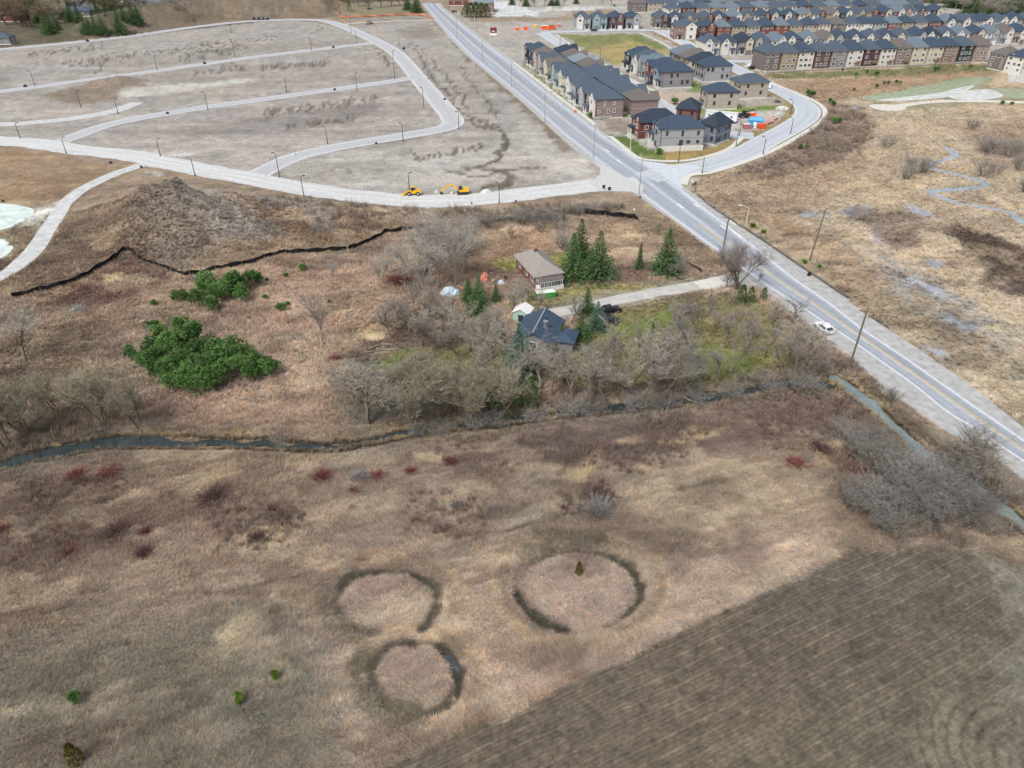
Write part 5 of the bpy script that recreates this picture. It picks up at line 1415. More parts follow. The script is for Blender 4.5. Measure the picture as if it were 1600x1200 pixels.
# rows behind it
bl = [('white','slate'),('white','blue'),('grey','dark'),('blue_grey','slate'),('white','steel'),('greybrown','blue'),('white','steel'),('light_grey','brown'),('tan','blue'),('white','blue'),('pink_brown','slate'),('cream','blue')]
row('street_house', P_(1098,88), P_(1600,68), 21, 11.5, '{w} house with {r} roof, {o} from the left in the second row', 'houses in the second row', bl, 'frontg', 6.9, 3.8, .9, False, 0, w2s=('white','white','cream','light_grey','white'))
row('street_house', P_(1118,60.5), P_(1530,50), 19, 11.5, '{w} house with {r} roof, {o} from the left in the third row', 'houses in the third row',
    [('orange_brick','steel'),('tan','blue'),('beige','slate'),('red_brick','blue'),('orange_brick','steel'),('tan','slate'),('beige','blue'),('cream','slate'),('greybrown','brown'),('white','slate'),('white','blue'),('light_grey','blue')], 'back2', 6.9, 3.9, .9, False, 0)
row('street_house', P_(1046,46), P_(1470,32), 20, 11.5, '{w} house with {r} roof, {o} from the left in the fourth row', 'houses in the fourth row',
    [('charcoal','blue'),('grey','slate'),('tan','slate'),('red_brick','blue'),('red_brick','steel'),('white','slate'),('white','blue'),('dark_brown','blue'),('red_brick','blue'),('white','steel'),('white','slate'),('tan','brown')], 'frontg', 6.9, 3.9, .9, False, 0, w2s=('white','tan','red_brick','cream'))
row('street_house', P_(1040,29), P_(1440,22), 18, 11.5, '{w} house with {r} roof, {o} from the left in the fifth row', 'houses in the fifth row',
    [('white','slate'),('red_brick','blue'),('beige','slate'),('pink_tan','steel'),('white','steel'),('red_brick','slate'),('cream','steel'),('teal_grey','slate'),('white','slate'),('red_brick','blue'),('tan','slate'),('beige','steel')], 'back2', 6.9, 3.9, .9, False, 0)
row('street_house', P_(985,20), P_(1440,12), 19, 11.5, '{w} house with {r} roof, {o} from the left in the farthest row', 'houses in the farthest row',
    [('greybrown','brown'),('beige','slate'),('white','slate'),('pink_tan','steel'),('light_grey','blue'),('tan','steel')], 'back2', 6.9, 4.2, .9, False, 0)
row('street_house', P_(1030,6), P_(1420,0), 15, 12, '{w} house, {r} roof, {o} from the left among those at the top edge', 'houses at the top edge', [('greybrown','slate'),('white','blue'),('tan','steel'),('light_grey','slate')], 'back2', 6.9, 4.2, .9, False, 0)
row('street_house', P_(1475,52), P_(1640,46), 7, 12, '{w} house, {r} roof, {o} from the left in the row below the woods', 'houses below the woods', [('light_grey','blue'),('greybrown','slate'),('white','blue'),('teal_grey','slate')], 'frontg', 6.9, 3.9, .9, False, 0)
# four houses facing the green, and the first ones of the corner beyond
row('green_house', P_(898,46.5), P_(1001,45.5), 4, 13, '{w} house, {r} roof, {o} from the left of the four facing the green', 'houses facing the green', [('light_grey','slate'),('teal_grey','slate'),('dark_brown','blue'),('grey','blue')], 'frontg', 7.4, 3.4, 1.4, True, 0, w2s=('white','teal_grey','purple_brown','light_grey'), side='none')
house('green_house', P_(1021,44), P_(1044,44), 13, 'grey-brown house with white upper bay right of the grassy gap', None, 'greybrown', 'slate', 7.2, 3.4, 'frontg', side='left', w2='dark_brown')
house('green_house', P_(1052,63), P_(1087,63), 12, 'brown house with many white windows at the street corner', None, 'pink_brown', 'slate', 8.0, 3.8, 'front', side='left', w2='white')
house('green_house', P_(1090,61), P_(1116,61), 12, 'dark red brick house beside the brown one at the street corner', None, 'red_brick', 'blue', 7.4, 4.0, 'front', side='left', w2='red_brick')
# block along the main road, fronts to the road
a, b = P_(822,97), P_(929,187)
row('road_house', a, b, 9, 11.5, '{w} house, {r} roof, facing the main road, {o} from the far end', 'houses facing the main road',
    [('near_black','blue'),('greybrown','brown'),('mauve','slate'),('greybrown','brown'),('teal_grey','slate'),('cream','slate'),('light_grey','slate'),('charcoal','slate'),('mauve','slate')], 'front', 7.4, 3.4, .9, True, 0, w2s=('near_black','beige','light_grey','cream','teal_grey','cream','white','light_grey','white'), side='right')
dB = (b-a)/np.linalg.norm(b-a); eB = np.array((-dB[1], dB[0]))
# their garages behind, fronts to the inner street
a2, b2 = a+eB*15.0, b+eB*15.0
row('lane_house', b2+eB*10.5, a2+eB*10.5, 9, 10.5, '{w} house, {r} roof, facing the inner street, {o} from the near end', 'houses facing the inner street', [('mauve','brown'),('cream','slate'),('greybrown','slate'),('tan','slate'),('greybrown','slate'),('beige','brown'),('light_grey','pale'),('greybrown','brown'),('near_black','dark')], 'frontg', 6.4, 3.0, .9, True, 0, side='none')
# east of the inner street
def west_house(corner, w, depth, *ar, **kw):
    """near left corner of a house whose front faces west"""
    c = P_(*corner)
    return house(kw.pop('name', 'lane_house'), c-dB*w, c, depth, *ar, **kw)
house('lane_house', *[P_(1033,139)-dB*9.6, P_(1033,139)], 15, 'large grey house with blank side wall at the end of the inner street', None, 'grey', 'blue', 7.2, 3.6, 'frontg', M_darktrim, side='right', w2='teal_grey')
for i, (w, r, lab, w2) in enumerate((('red_brick','blue','red brick house behind the large grey house on the inner street','red_brick'), ('light_grey','steel','pale grey house with steel roof in the middle of the inner street row','grey'), ('white','slate','white house with tall posts on the inner street','white'), ('near_black','blue','dark brown house with blue roof beside the green','near_black'))):
    c = P_(1033,139)-dB*(10.8*(i+1)); house('lane_house', c-dB*9.6, c, 14, lab, None, w, r, 7.2, 3.5, 'frontg', side='right', w2=w2)
for i, (w, r, lab) in enumerate((('light_grey','blue','pale house with dark blue roof and side windows, second block, nearest'), ('cream','dark','cream house with dark roof in the second block, behind the nearest'), ('tan','brown','tan house with brown roof in the second block, third from its near end'), ('grey','steel','grey house with steel roof at the far end of the second block'))):
    c = P_(1098,129)-dB*(11.2*i); house('lane_house', c-dB*10, c, 14, lab, None, w, r, 7.2, 3.6, 'back2', M_darktrim, side='right')
house('lone_house', P_(1103,172), P_(1151,171), 9.5, 'beige house with porch standing alone behind the white trailer', None, 'beige', 'blue', 7.0, 2.8, 'plain', M_darktrim, side='both')
house('lone_house', P_(1154,155.5), P_(1198,153), 9.5, 'beige house with slate roof at the estate road bend', None, 'beige', 'slate', 6.8, 2.8, 'plain', M_darktrim, side='both')
# the corner group
house('corner_house', P_(985,212), P_(1000,222.5), 15, 'red brick corner house with navy roof and small porch', None, 'red_brick', 'dark', 6.8, 3.4, 'front', M_whitetrim, side='right', w2='red_brick', base=1.2)
house('corner_house', P_(1017,225), P_(1029,237), 15.5, 'grey corner house with columned porch nearest the junction', None, 'light_grey', 'blue', 7.6, 3.2, 'front', M_darktrim, side='right', w2='light_grey', base=1.8)
house('corner_house', P_(1089,222), P_(1116,228), 10, 'small grey house with pyramid roof right of the columned corner house', None, 'blue_grey', 'dark', 6.6, 3.4, 'plain', M_darktrim, side='right', base=.6)
house('corner_house', P_(1054,196), P_(1086,199), 10, 'red brick house hidden behind the columned corner house', None, 'orange_brick', 'dark', 6.4, 3.0, 'plain', M_darktrim, side='right')
# bungalow with glazed porch
def bungalow():
    fl, fr, bk = G((836,453)), G((876,446)), G((804,420))
    d = Vector((fr.x-fl.x, fr.y-fl.y, 0)); W = d.length; d.normalize(); n = Vector((-d.y, d.x, 0))
    D = max(9, (Vector((bk.x, bk.y, 0))-Vector((fl.x, fl.y, 0))).dot(n)); D = min(D, 15)
    c = Vector((fl.x, fl.y, 0))+d*W/2+n*D/2; c.z = tz(c.x, c.y)
    e = tag(empty('bungalow', c, math.atan2(d.y, d.x)), 'brick bungalow with grey hip roof and white glazed porch', 'house')
    brick = mat('dark_red_brick', C(124,80,72), .9, .1, 1.5)
    MB().box(-W/2, W/2, -D/2, D/2, -.4, 3.3).build('wall', brick, e)
    MB().hip(-W/2-.6, W/2+.6, -D/2-.6, D/2+.6, 3.32, 2.4, .62).build('roof', mat('weathered_shingles', C(150,143,136), .9, .12, 2), e)
    p = MB(); p.box(-W/2+.1, W/2-.1, -D/2-1.9, -D/2-.01, -.4, 1.15); porch = p.build('porch', M_whitetrim, e)
    MB().box(-W/2+.1, W/2-.1, -D/2-1.9, -D/2-.01, 2.35, 2.62).build('porch_beam', M_whitetrim, e)
    MB().add([(-W/2, -D/2-2.1, 2.64), (W/2, -D/2-2.1, 2.64), (W/2, -D/2-.02, 2.95), (-W/2, -D/2-.02, 2.95), (-W/2, -D/2-2.1, 2.72), (W/2, -D/2-2.1, 2.72), (W/2, -D/2-.02, 3.03), (-W/2, -D/2-.02, 3.03)], [(0,3,2,1),(4,5,6,7),(0,1,5,4),(1,2,6,5),(2,3,7,6),(3,0,4,7)]).build('porch_roof', ROOFS['brown'], e)
    k = 6
    for i in range(k):
        u = -W/2+.5+(W-1.0)*(i+.5)/k
        o = put('window', window_mesh(.72, 1.0, M_whitetrim)[0], e, (u, -D/2-1.86, 1.75)); put('pane', window_mesh(.72, 1.0, M_whitetrim)[1], o)
    for v in (-.3, .05, .35):
        window(e, 'left', D*v, 1.9, 1.2, 1.1, W, D, M_whitetrim); window(e, 'right', D*v, 1.9, 1.2, 1.1, W, D, M_whitetrim)
    MB().box(-.35, .35, 1.2, 1.9, 4.0, 6.2).build('chimney', brick, e)
bungalow()
def blue_house():
    c = G((842,533)); az = R(-16)
    e = tag(empty('blue_roofed_house', c, az), 'low house with dark blue gable roof and metal chimney behind bare trees', 'house')
    W, D, hg, rh = 7.2, 9.2, 2.5, 1.9
    MB().prism([(-W/2, -.4), (W/2, -.4), (W/2, hg), (0, hg+rh), (-W/2, hg)], -D/2, D/2).build('wall', WALLS['grey'], e)
    r = MB()
    r.prism([(-W/2-.5, hg-.2), (0, hg+rh+.05), (W/2+.5, hg-.2), (W/2+.5, hg), (0, hg+rh+.27), (-W/2-.5, hg)], -D/2-.5, D/2+.5)
    rf = r.build('roof', mat('navy_shingles', C(64,80,97), .8, .10, 2), e)
    MB().box(-.12, .12, -D/2-.5, D/2+.5, hg+rh+.2, hg+rh+.36).build('ridge_cap', M_greytrim, rf)
    MB().box(W/2+.02, W/2+3.6, -D/2+1.5, -D/2+6.0, -.4, 2.6).build('side_wing', WALLS['grey'], e)
    MB().hip(W/2+.1, W/2+4.0, -D/2+1.1, -D/2+6.4, 2.65, .9, .5).build('wing_roof', bpy.data.materials['navy_shingles'], e)
    ch = MB(); ch.tube((1.5, -1.2, 3.0), (1.5, -1.2, 5.0), .38, .38, 10); ch.tube((1.5, -1.2, 5.0), (1.5, -1.2, 5.3), .5, .5, 10); ch.build('chimney', M_chim, e)
    MB().tube((1.0, 1.5, 3.6), (1.0, 1.5, 4.6), .14, .14, 8).build('vent_pipe', M_darktrim, e)
    for u in (-2.4, 0): window(e, 'front', u, 1.7, 1.3, 1.2, W, D, M_whitetrim)
    for u in (-4, 0, 4): window(e, 'right', u, 1.7, 1.2, 1.1, W, D, M_whitetrim)
    MB().box(2.4, 3.3, -D/2-.06, -D/2+.02, 0, 2.1).build('door', M_door, e)
blue_house()
def shed(base, az, label, wall, roofm, w=3.2, d=3.0, h=2.3):
    e = tag(empty('shed', G(base), az), label, 'shed')
    MB().prism([(-w/2, -.3), (w/2, -.3), (w/2, h), (0, h+.8), (-w/2, h)], -d/2, d/2).build('wall', wall, e)
    MB().prism([(-w/2-.25, h-.12), (0, h+.84), (w/2+.25, h-.12), (w/2+.25, h+.02), (0, h+1.0), (-w/2-.25, h+.02)], -d/2-.2, d/2+.2).build('roof', roofm, e)
    MB().box(-.5, .7, -d/2-.05, -d/2+.02, 0, 1.9).build('door', M_darktrim, e)
M_mintwall = mat('pale_green_siding', C(176,206,194), .8, .06, 2)
shed((817,500), R(-20), 'pale green shed with dark doorway against the blue roofed house', M_mintwall, M_whitetrim)
# village and works beyond the berm
M_pinkbrick = mat('dull_red_brick', C(140,92,88), .9, .1, 1)
def simple_house(px, py, w, d, h, az, label, wall, roof, rh=2.2):
    c = G((px, py)); q = Vector((math.cos(az), math.sin(az), 0)); n = Vector((-q.y, q.x, 0))
    house('village_house', c-q*w/2, c+q*w/2, d, label, 'village houses', wall, roof, h, rh, 'plain', detail=False, side='both')
for px, py, w, d, h, az, lab, wl, rf in ((20,34,16,12,5,.2,'red brick house under trees in the far left corner','red_brick','brown'), (5,70,9,8,4,.1,'small grey house at the left edge beyond the plot road','grey','slate'), (90,14,18,12,4.5,-.2,'long grey house beside the village road','grey','brown'),
        (135,2,16,12,5,.3,'white house at the top edge beside the village road','white','pale'), (200,3,22,14,5,.1,'pale house with blue roof at the top edge above the berm','light_grey','blue'), (238,12,20,10,4,0,'low white house left of the dark barn above the berm','white','steel'),
        (322,12,14,10,6,.1,'white house against the dark barn behind the berm','white','pale'), (343,13,20,12,7.5,.1,'dark grey barn roof house behind the berm','charcoal','dark'), (384,9,14,10,5,-.1,'cream house right of the dark barn behind the berm','cream','brown'), 
        (120,26,20,12,4,.1,'grey roofed house among spruces by the village road','greybrown','slate'), (440,6,22,12,5,0,'long pale house at the top edge right of the berm','light_grey','slate')):
    simple_house(px, py, w, d, h, az, lab, wl, rf)
house('brick_building', P_(702,9), P_(730,9), 16, 'dull red brick building beside the main road at the top edge', None, 'red_brick', 'brown', 7, 1.5, 'plain', side='both', cat='building')
house('brick_building', P_(742,20), P_(771,20), 20, 'flat long red-brown building behind the cedar hedge', None, 'pink_brown', 'pale', 7, .5, 'plain', side='both', cat='building')
# ------------------------------------------------------------------ far trees
series('pine', [(18,20,-8),(40,18,-12),(58,22,-5),(72,24,0),(165,14,-8),(180,10,-8)], 'brownish bushy tree, {} from the left in the village corner', 'village trees', 'village_tree', widen=1.5)
series('spruce', [(75,52,18),(82,54,22),(90,48,20),(134,50,22),(142,52,26),(150,50,24),(160,46,22),(170,42,18),(186,42,12),(100,30,0),(112,34,4),(125,36,6),(60,36,8),(155,30,0),(168,28,-2),(180,26,-4),(196,38,8),(208,32,4),(216,30,8)], 'dark spruce, {} from the left along the plot road by the village', 'village spruces', 'spruce_tree', widen=1.2)
g3 = random.Random(8)
vt = [(g3.uniform(-5, 200), g3.uniform(2, 44)) for _ in range(54)]
series('dark', [(x, y, y-g3.uniform(30, 46)) for x, y in vt[:40] if not (75 < x < 150 and y > 22)], 'brown leafless tree, {} from the left in the village corner', 'leafless village trees', 'bare_tree', widen=1.7)
series('olive', [(x, y, y-g3.uniform(24, 34)) for x, y in vt[40:]], 'olive leafless tree, {} from the left in the village corner', 'olive village trees', 'bare_tree', widen=1.4)
plant('mauve', (280,24), -6, 'large grey bare tree behind the berm', None, 'bare_tree', 'tree', 1.3)
series('dark', [(205,14,-14),(222,16,-10),(238,4,-22),(262,6,-20),(290,10,-16),(318,4,-22),(352,0,-24),(395,2,-20),(412,0,-22),(432,4,-18),(462,2,-20),(490,0,-20),(512,2,-18),(528,0,-20),(552,4,-18),(585,2,-20),(604,0,-20),(630,2,-18)], 'dark bare tree, {} from the left along the top edge left of the main road', 'dark bare trees along the top edge', 'bare_tree', widen=1.7)
series('mauve', [(230,20,-8),(255,20,-4),(300,20,-12),(310,16,-14),(405,10,-14),(420,8,-14),(470,6,-16),(485,6,-16),(560,10,-14),(576,10,-16),(596,12,-14),(612,10,-16),(625,9,-14),(655,6,-16),(215,10,-16),(245,8,-16),(268,12,-12),(335,2,-20),(360,4,-16),(375,2,-18),(440,0,-20),(455,2,-18),(500,0,-20),(515,4,-18),(535,2,-18)], 'bare tree, {} from the left on the far side of the berm', 'bare trees beyond the berm', 'bare_tree', widen=1.7)
plant('cedar', (546,18), -4, 'lone pointed cedar behind the orange fence', None, 'cedar_tree', 'tree', .8)
plant('spruce', (651,20), -16, 'big dark spruce where the main road leaves the picture', None, 'spruce_tree', 'tree', 1.1); plant('spruce', (637,16), -14, 'dark spruce left of the big one at the top edge', None, 'spruce_tree', 'tree', 1.0)
series('cedar', [(728,27,7),(736,27,4),(744,27,3),(752,27,4),(760,27,6)], 'dense cedar, {} from the left of the hedge before the long building', 'cedars of the hedge', 'cedar_tree', widen=1.9)
series('broad', [(770,3,-18),(790,0,-18),(812,10,-12),(835,11,-10),(850,10,-12),(880,10,-12),(940,6,-14),(955,8,-10)], 'bare tree, {} from the left along the far edge above the green', 'bare trees above the green', 'bare_tree', widen=1.2)
series('spruce', [(800,8,-14),(822,10,-12),(862,9,-10),(870,9,-12),(900,6,-12),(960,10,4)], 'dark spruce, {} from the left along the far edge above the green', 'spruces above the green', 'spruce_tree', widen=1.1)
wd = []
for j, (yb, n, x0) in enumerate(((-6, 16, 1425), (3, 18, 1445), (12, 16, 1475), (21, 13, 1505), (29, 10, 1520))):
    for i in range(n):
        wd.append((x0+(1625-x0)*i/(n-1)+g2.uniform(-3, 3), yb+g2.uniform(-2, 2), yb-26-g2.uniform(0, 6)))
series('mauve', wd[::2]+[(1435,8,-14),(1455,16,-8)], 'leafless tree, {} from the left in the woods of the far right corner', 'leafless trees of the corner woods', 'bare_tree', widen=1.7)
series('spruce', [q for q in wd[1::2]], 'dark conifer, {} from the left in the woods of the far right corner', 'conifers of the corner woods', 'spruce_tree', widen=1.7)
for b, lab in (((1029,241), 'small dark shrub by the porch of the columned corner house'), ((1053,163), 'dark shrub clump on the bare lot below the inner street'), ((925,184), 'dark shrub at the end of the block facing the main road')):
    plant('sapling', b, b[1]-11, lab, None, 'shrub', 'shrub', 1.3)
# ------------------------------------------------------------------ poles and lamps
M_polewood = mat('weathered_pole_wood', C(112,106,92), .9, .15, 2)
M_poledark = mat('dark_pole', C(74,72,72), .7, .1, 2)
M_polegrey = mat('galvanised_pole', C(150,154,158), .5, .06, 2, 0, .3)
M_polewhite = mat('pale_pole', C(214,210,196), .6, .05, 2)
M_insul = mat('insulator', C(140,140,138), .4, .05, 2)
def lamp(base, top_py, label, group, m, az=0.0, arm=1.8, name='street_lamp', r=.11):
    b = G(base); h = max(5, rise(b, top_py))
    e = tag(empty(name, b, az), label, 'street lamp', group)
    MB().tube((0, 0, -.2), (0, 0, h), r*1.3, r*.8, 8).build('pole', m, e)
    a = MB(); a.tube((0, 0, h-.1), (arm*.6, 0, h+.35), r*.55, r*.5, 6); a.tube((arm*.6, 0, h+.35), (arm, 0, h+.4), r*.5, r*.45, 6); a.build('arm', m, e)
    MB().box(arm-.15, arm+.65, -.17, .17, h+.28, h+.48).build('lamp_head', m, e)
    MB().tube((0, 0, -.2), (0, 0, .35), r*2.2, r*2.0, 8).build('base_collar', m, e)
for i, (x, y, t) in enumerate(sorted([(55,135,112),(246,110,88),(367,89,62),(325,171,145),(127,168,143),(185,178,157),(104,240,221),(251,244,219),(305,275,247),(32,216,200),(448,144,122),(558,142,115),(617,124,80),(669,124,104),(487,79,60),(549,52,30),(557,67,48),(624,71,54),(662,167,138),(717,201,176),(630,221,193),(512,225,199),(437,277,240),(475,308,277),(640,300,272),(780,317,287),(362,52,36),(437,24,12)])):
    lamp((x, y), t, 'thin dark lamp post on the building plots, %s from the left' % ordn(i+1), 'lamp posts on the building plots', M_poledark, R(200) if y % 2 else R(20), .5)
for b, t, lab in (((998,305), 248, 'tall grey lamp post at the near side of the junction'), ((927,245), 183, 'grey lamp post on the plot side just above the junction'), ((851,192), 145, 'grey lamp post on the plot side level with the middle of the road block'), ((799,136), 98, 'grey lamp post on the plot side at the far end of the road block'),
                  ((754,95), 62, 'grey lamp post on the plot side beyond the road block'), ((714,61), 10, 'tall grey lamp post farthest along the main road')):
    lamp(b, t, lab, None, M_polegrey, R(10), 2.4)
for b, t, lab in (((742,45), 24, 'pale lamp post on the estate side before the cedar hedge'), ((766,66), 40, 'pale lamp post by the maroon sign'), ((833,124), 103, 'pale lamp post on the far sidewalk of the road block'), ((864,151), 126, 'pale lamp post on the sidewalk, third house of the road block'),
                  ((878,164), 140, 'pale lamp post on the sidewalk near the cream front'), ((928,187), 166, 'pale lamp post at the near end of the road block'), ((984,238), 213, 'pale lamp post on the verge before the red brick corner house')):
    lamp(b, t, lab, None, M_polewhite, R(190), 1.4, r=.10)
for b, t, lab in (((1097,271), 246, 'dark lamp post on the near kerb of the estate road by its mouth'), ((1192,242), 216, 'dark lamp post on the near kerb of the estate road, middle'), ((1155,212), 190, 'dark lamp post beside the orange machines'), ((1060,253), 232, 'dark lamp post on the far kerb of the estate road before the corner lawn'),
                  ((1235,209), 186, 'dark lamp post on the outer kerb before the bend'), ((1266,152), 137, 'dark lamp post on the outer kerb at the bend'), ((875,71), 54, 'dark lamp post at the corner of the green'), ((938,92), 76, 'dark lamp post on the green'), ((1235,178), 160, 'dark lamp post on the inner kerb of the bend'), ((1150,228), 208, 'thin lamp post near the corner driveway')):
    lamp(b, t, lab, None, M_poledark, R(120), 1.2)
lamp((1165,354), 327, 'white street lamp with arm on the marsh side of the main road', None, M_polewhite, R(155), 2.0)
def utility(base, top, label, lean=0.0):
    b = G(base); h = rise(b, top)
    e = tag(empty('utility_pole', b, R(-20)), label, 'utility pole')
    e.rotation_euler = (lean*.3, lean, R(-20))
    MB().tube((0, 0, -.4), (0, 0, h), .21, .14, 8).build('pole', M_polewood, e)
    MB().box(-1.2, 1.2, -.18, -.05, h-.75, h-.6).build('crossarm', M_polewood, e)
    for x in (-1.05, 0, 1.05): MB().tube((x, -.11, h-.6), (x, -.11, h-.3), .07, .05, 6).build('insulator', M_insul, e)
utility((1326,577), 481, 'tall wooden utility pole on the near shoulder below the white car')
utility((1264,410), 326, 'leaning wooden utility pole across the main road', R(3))
utility((1125,417), 336, 'wooden utility pole beside the driveway mouth')
utility((702,13), -14, 'wooden utility pole by the brick building')
# ------------------------------------------------------------------ fences
M_black = mat('black_geotextile', C(30,30,32), .8, .3, 2)
M_greyfab = mat('grey_geotextile', C(112,120,122), .85, .2, 2)
M_orange = mat('orange_mesh', C(226,150,124), .85, .15, 2)
M_stake = mat('wooden_stake', C(150,126,92), .9, .15, 3)
def fabric_fence(name, P, hgt, label, m, wav=.18, stake=4, cat='fence'):
    P = np.asarray(P); z = terrain(P[:, 0], P[:, 1])
    e = tag(empty(name, (P[0, 0], P[0, 1], z[0])), label, cat)
    o = np.array((P[0, 0], P[0, 1], z[0]))
    T = np.gradient(P, axis=0); T /= np.linalg.norm(T, axis=1)[:, None]+1e-9; N = np.stack([-T[:, 1], T[:, 0]], 1)
    n = len(P); k = 0
    s = 0
    while s < n-1:
        t = min(n-1, s+stake)
        V, Fc = [], []
        rows_ = 4
        for i in range(s, t+1):
            sag = .5*(1-((2*(i-s)/(t-s))-1)**2) if t > s else 0
            for r_ in range(rows_):
                f = r_/(rows_-1)
                off = N[i]*(wav*math.sin(i*1.7+r_*1.3)+ (0.55*(1-f)**2))
                V.append((P[i, 0]+off[0]-o[0], P[i, 1]+off[1]-o[1], z[i]-.1+hgt*f*(1-.22*sag)*(1+.12*math.sin(i*2.1))-o[2]))
        for i in range(t-s):
            for r_ in range(rows_-1):
                a = i*rows_+r_; Fc.append((a, a+rows_, a+rows_+1, a+1))
        mb = MB(); mb.add(V, Fc); mb.build('fabric_panel', m, e)
        MB().box(P[s, 0]-o[0]-.05, P[s, 0]-o[0]+.05, P[s, 1]-o[1]-.05, P[s, 1]-o[1]+.05, z[s]-.3-o[2], z[s]+hgt*1.12-o[2]).build('stake', M_stake, e)
        s = t
    return e
fabric_fence('silt_fence', FENCE[:int(len(FENCE)*.86)], 1.55, 'long black silt fence wavering across the slope above the pine groves', M_black, .25, 4)
fabric_fence('silt_fence', FENCE[int(len(FENCE)*.88):], 1.5, 'faded grey stretch of silt fence behind the pale trees', M_greyfab, .2, 4)
fabric_fence('silt_fence', curve(F([(912,335),(930,337),(955,341),(990,345),(997,350)]), 1.2), 1.9, 'short black silt fence above the straw patch', M_black, .25, 4)
fabric_fence('silt_fence', curve(F([(997,350),(1005,357),(1020,368)]), 1.2), .6, 'collapsed tan end of the silt fence on the slope', mat('dirty_geotextile', C(150,130,104), .9, .2, 2), .3, 4)
fabric_fence('silt_fence', curve(F([(1072,413),(1084,420),(1095,427)]), 1.0), 1.1, 'black silt fence scrap beside the broad spruce near the road', M_black, .2, 3)
fabric_fence('silt_fence', curve(F([(1082,292),(1088,286),(1086,299),(1105,320),(1137,342),(1165,360),(1200,383),(1250,418),(1320,465),(1335,474)]), 1.6), .8, 'grey silt fence along the marsh side of the main road', M_greyfab, .1, 6)
fabric_fence('construction_fence', curve(F([(529,12),(531,26),(540,28),(570,27),(600,26),(640,24),(662,25),(678,31)]), 3), 1.6, 'orange mesh fence round the field behind the plots', M_orange, .2, 3)
fabric_fence('construction_fence', curve(F([(1176,200),(1200,196),(1214,186),(1210,180)]), 2), 1.0, 'orange mesh fence around the machines yard', M_orange, .3, 3)
fabric_fence('construction_fence', curve(F([(1041,176),(1048,182),(1056,187)]), 2), 1.2, 'orange mesh fence across the inner street end', M_orange, .2, 3)
fabric_fence('garden_fence', curve(F([(1160,101),(1178,104),(1188,112),(1198,115),(1240,113),(1330,108),(1430,104),(1535,98)]), 4), 1.3, 'pale garden fence at the foot of the marsh house row', mat('pale_fence_panel', C(196,196,186), .8, .06, 2), .02, 1)
fabric_fence('retaining_wall', curve(F([(927,188),(940,187),(972,183),(975,180),(1010,177)]), 3), 1.4, 'white foundation wall below the near end of the road block', M_found, .0, 2, 'wall')
# ------------------------------------------------------------------ vehicles and machines
M_tyre = mat('tyre_rubber', C(36,36,38), .9, .1, 3)
M_carwhite = mat('white_car_paint', C(228,230,232), .25, .02, 1, 0, 0, .5); M_carblack = mat('black_car_paint', C(28,29,32), .25, .05, 1, 0, 0, .5); M_carblue = mat('blue_car_paint', C(52,70,92), .25, .04, 1, 0, 0, .5); M_carsilver = mat('silver_car_paint', C(168,174,180), .3, .04, 1, 0, .3)
M_yellow = mat('yellow_machine_paint', C(232,176,36), .45, .08, 2); M_orangep = mat('orange_machine_paint', C(232,92,40), .5, .08, 2); M_machdark = mat('machine_steel', C(54,54,56), .6, .15, 3)
M_bluep = mat('bright_blue_panel', C(60,156,206), .5, .06, 2); M_trailer = mat('white_trailer_siding', C(226,232,236), .5, .04, 1); M_teal = mat('teal_door', C(60,176,190), .5, .05, 1)
def wheel(par, x, y, r, w):
    o = MB().tube((x, y-w/2, r), (x, y+w/2, r), r, r, 14).build('wheel', M_tyre, par)
    MB().tube((x, y-w/2-.02, r), (x, y+w/2+.02, r), r*.55, r*.55, 10).build('rim', M_carsilver, o)
def car(base, az, label, m, name='parked_car', L=4.5, W=1.82, tall=1.45, cat='car', group=None, van=False):
    e = tag(empty(name, G(base)+Vector((0, 0, .08)), az), label, cat, group)
    hb = .82 if not van else 1.0
    prof = [(-L/2, .35), (L/2, .35), (L/2, hb*.8), (L/2-.25, hb), (-L/2+.1, hb), (-L/2, hb*.85)]
    b = MB().prism(prof, -W/2, W/2).build('body', m, e)
    if van: cab = [(-L/2+.06, hb), (L/2-1.0, hb), (L/2-1.5, tall), (-L/2+.08, tall)]
    else: cab = [(-L/2+.35, hb), (L/2-1.25, hb), (L/2-1.95, tall), (-L/2+.85, tall)]
    MB().prism(cab, -W/2+.12, W/2-.12).build('cabin', m, e)
    x0, x1 = cab[3][0]+.12, cab[2][0]-.12
    for s in (-1, 1):
        y = s*(W/2-.12); y0, y1 = (y, y+.03) if s > 0 else (y-.03, y)
        MB().prism([(cab[0][0]+.35, hb+.06), (cab[1][0]-.35, hb+.06), (x1, tall-.12), (x0, tall-.12)], y0, y1).build('side_window', M_glass, e)
    a, c = cab[1], cab[2]
    MB().add([(a[0]+.01, -W/2+.2, a[1]+.05), (a[0]+.01, W/2-.2, a[1]+.05), (c[0]+.04, W/2-.25, c[1]-.06), (c[0]+.04, -W/2+.25, c[1]-.06)], [(0, 1, 2, 3)]).build('windscreen', M_glass, e)
    if not van:
        a, c = cab[0], cab[3]
        MB().add([(a[0]-.01, -W/2+.2, a[1]+.05), (a[0]-.01, W/2-.2, a[1]+.05), (c[0]-.03, W/2-.25, c[1]-.05), (c[0]-.03, -W/2+.25, c[1]-.05)], [(0, 3, 2, 1)]).build('rear_window', M_glass, e)
    for sx in (-L*.31, L*.31):
        for sy in (-W/2+.1, W/2-.1): wheel(e, sx, sy, .33, .22)
    for sy in (-W/2+.3, W/2-.3):
        MB().box(L/2-.03, L/2+.02, sy-.2, sy+.2, hb*.62, hb*.78).build('headlight', M_whitetrim, e)
        MB().box(-L/2-.02, -L/2+.03, sy-.2, sy+.2, hb*.62, hb*.78).build('tail_light', M_orangep, e)
    return e
rd = math.atan2(*(P_(1275,505)-P_(1296,521))[::-1])
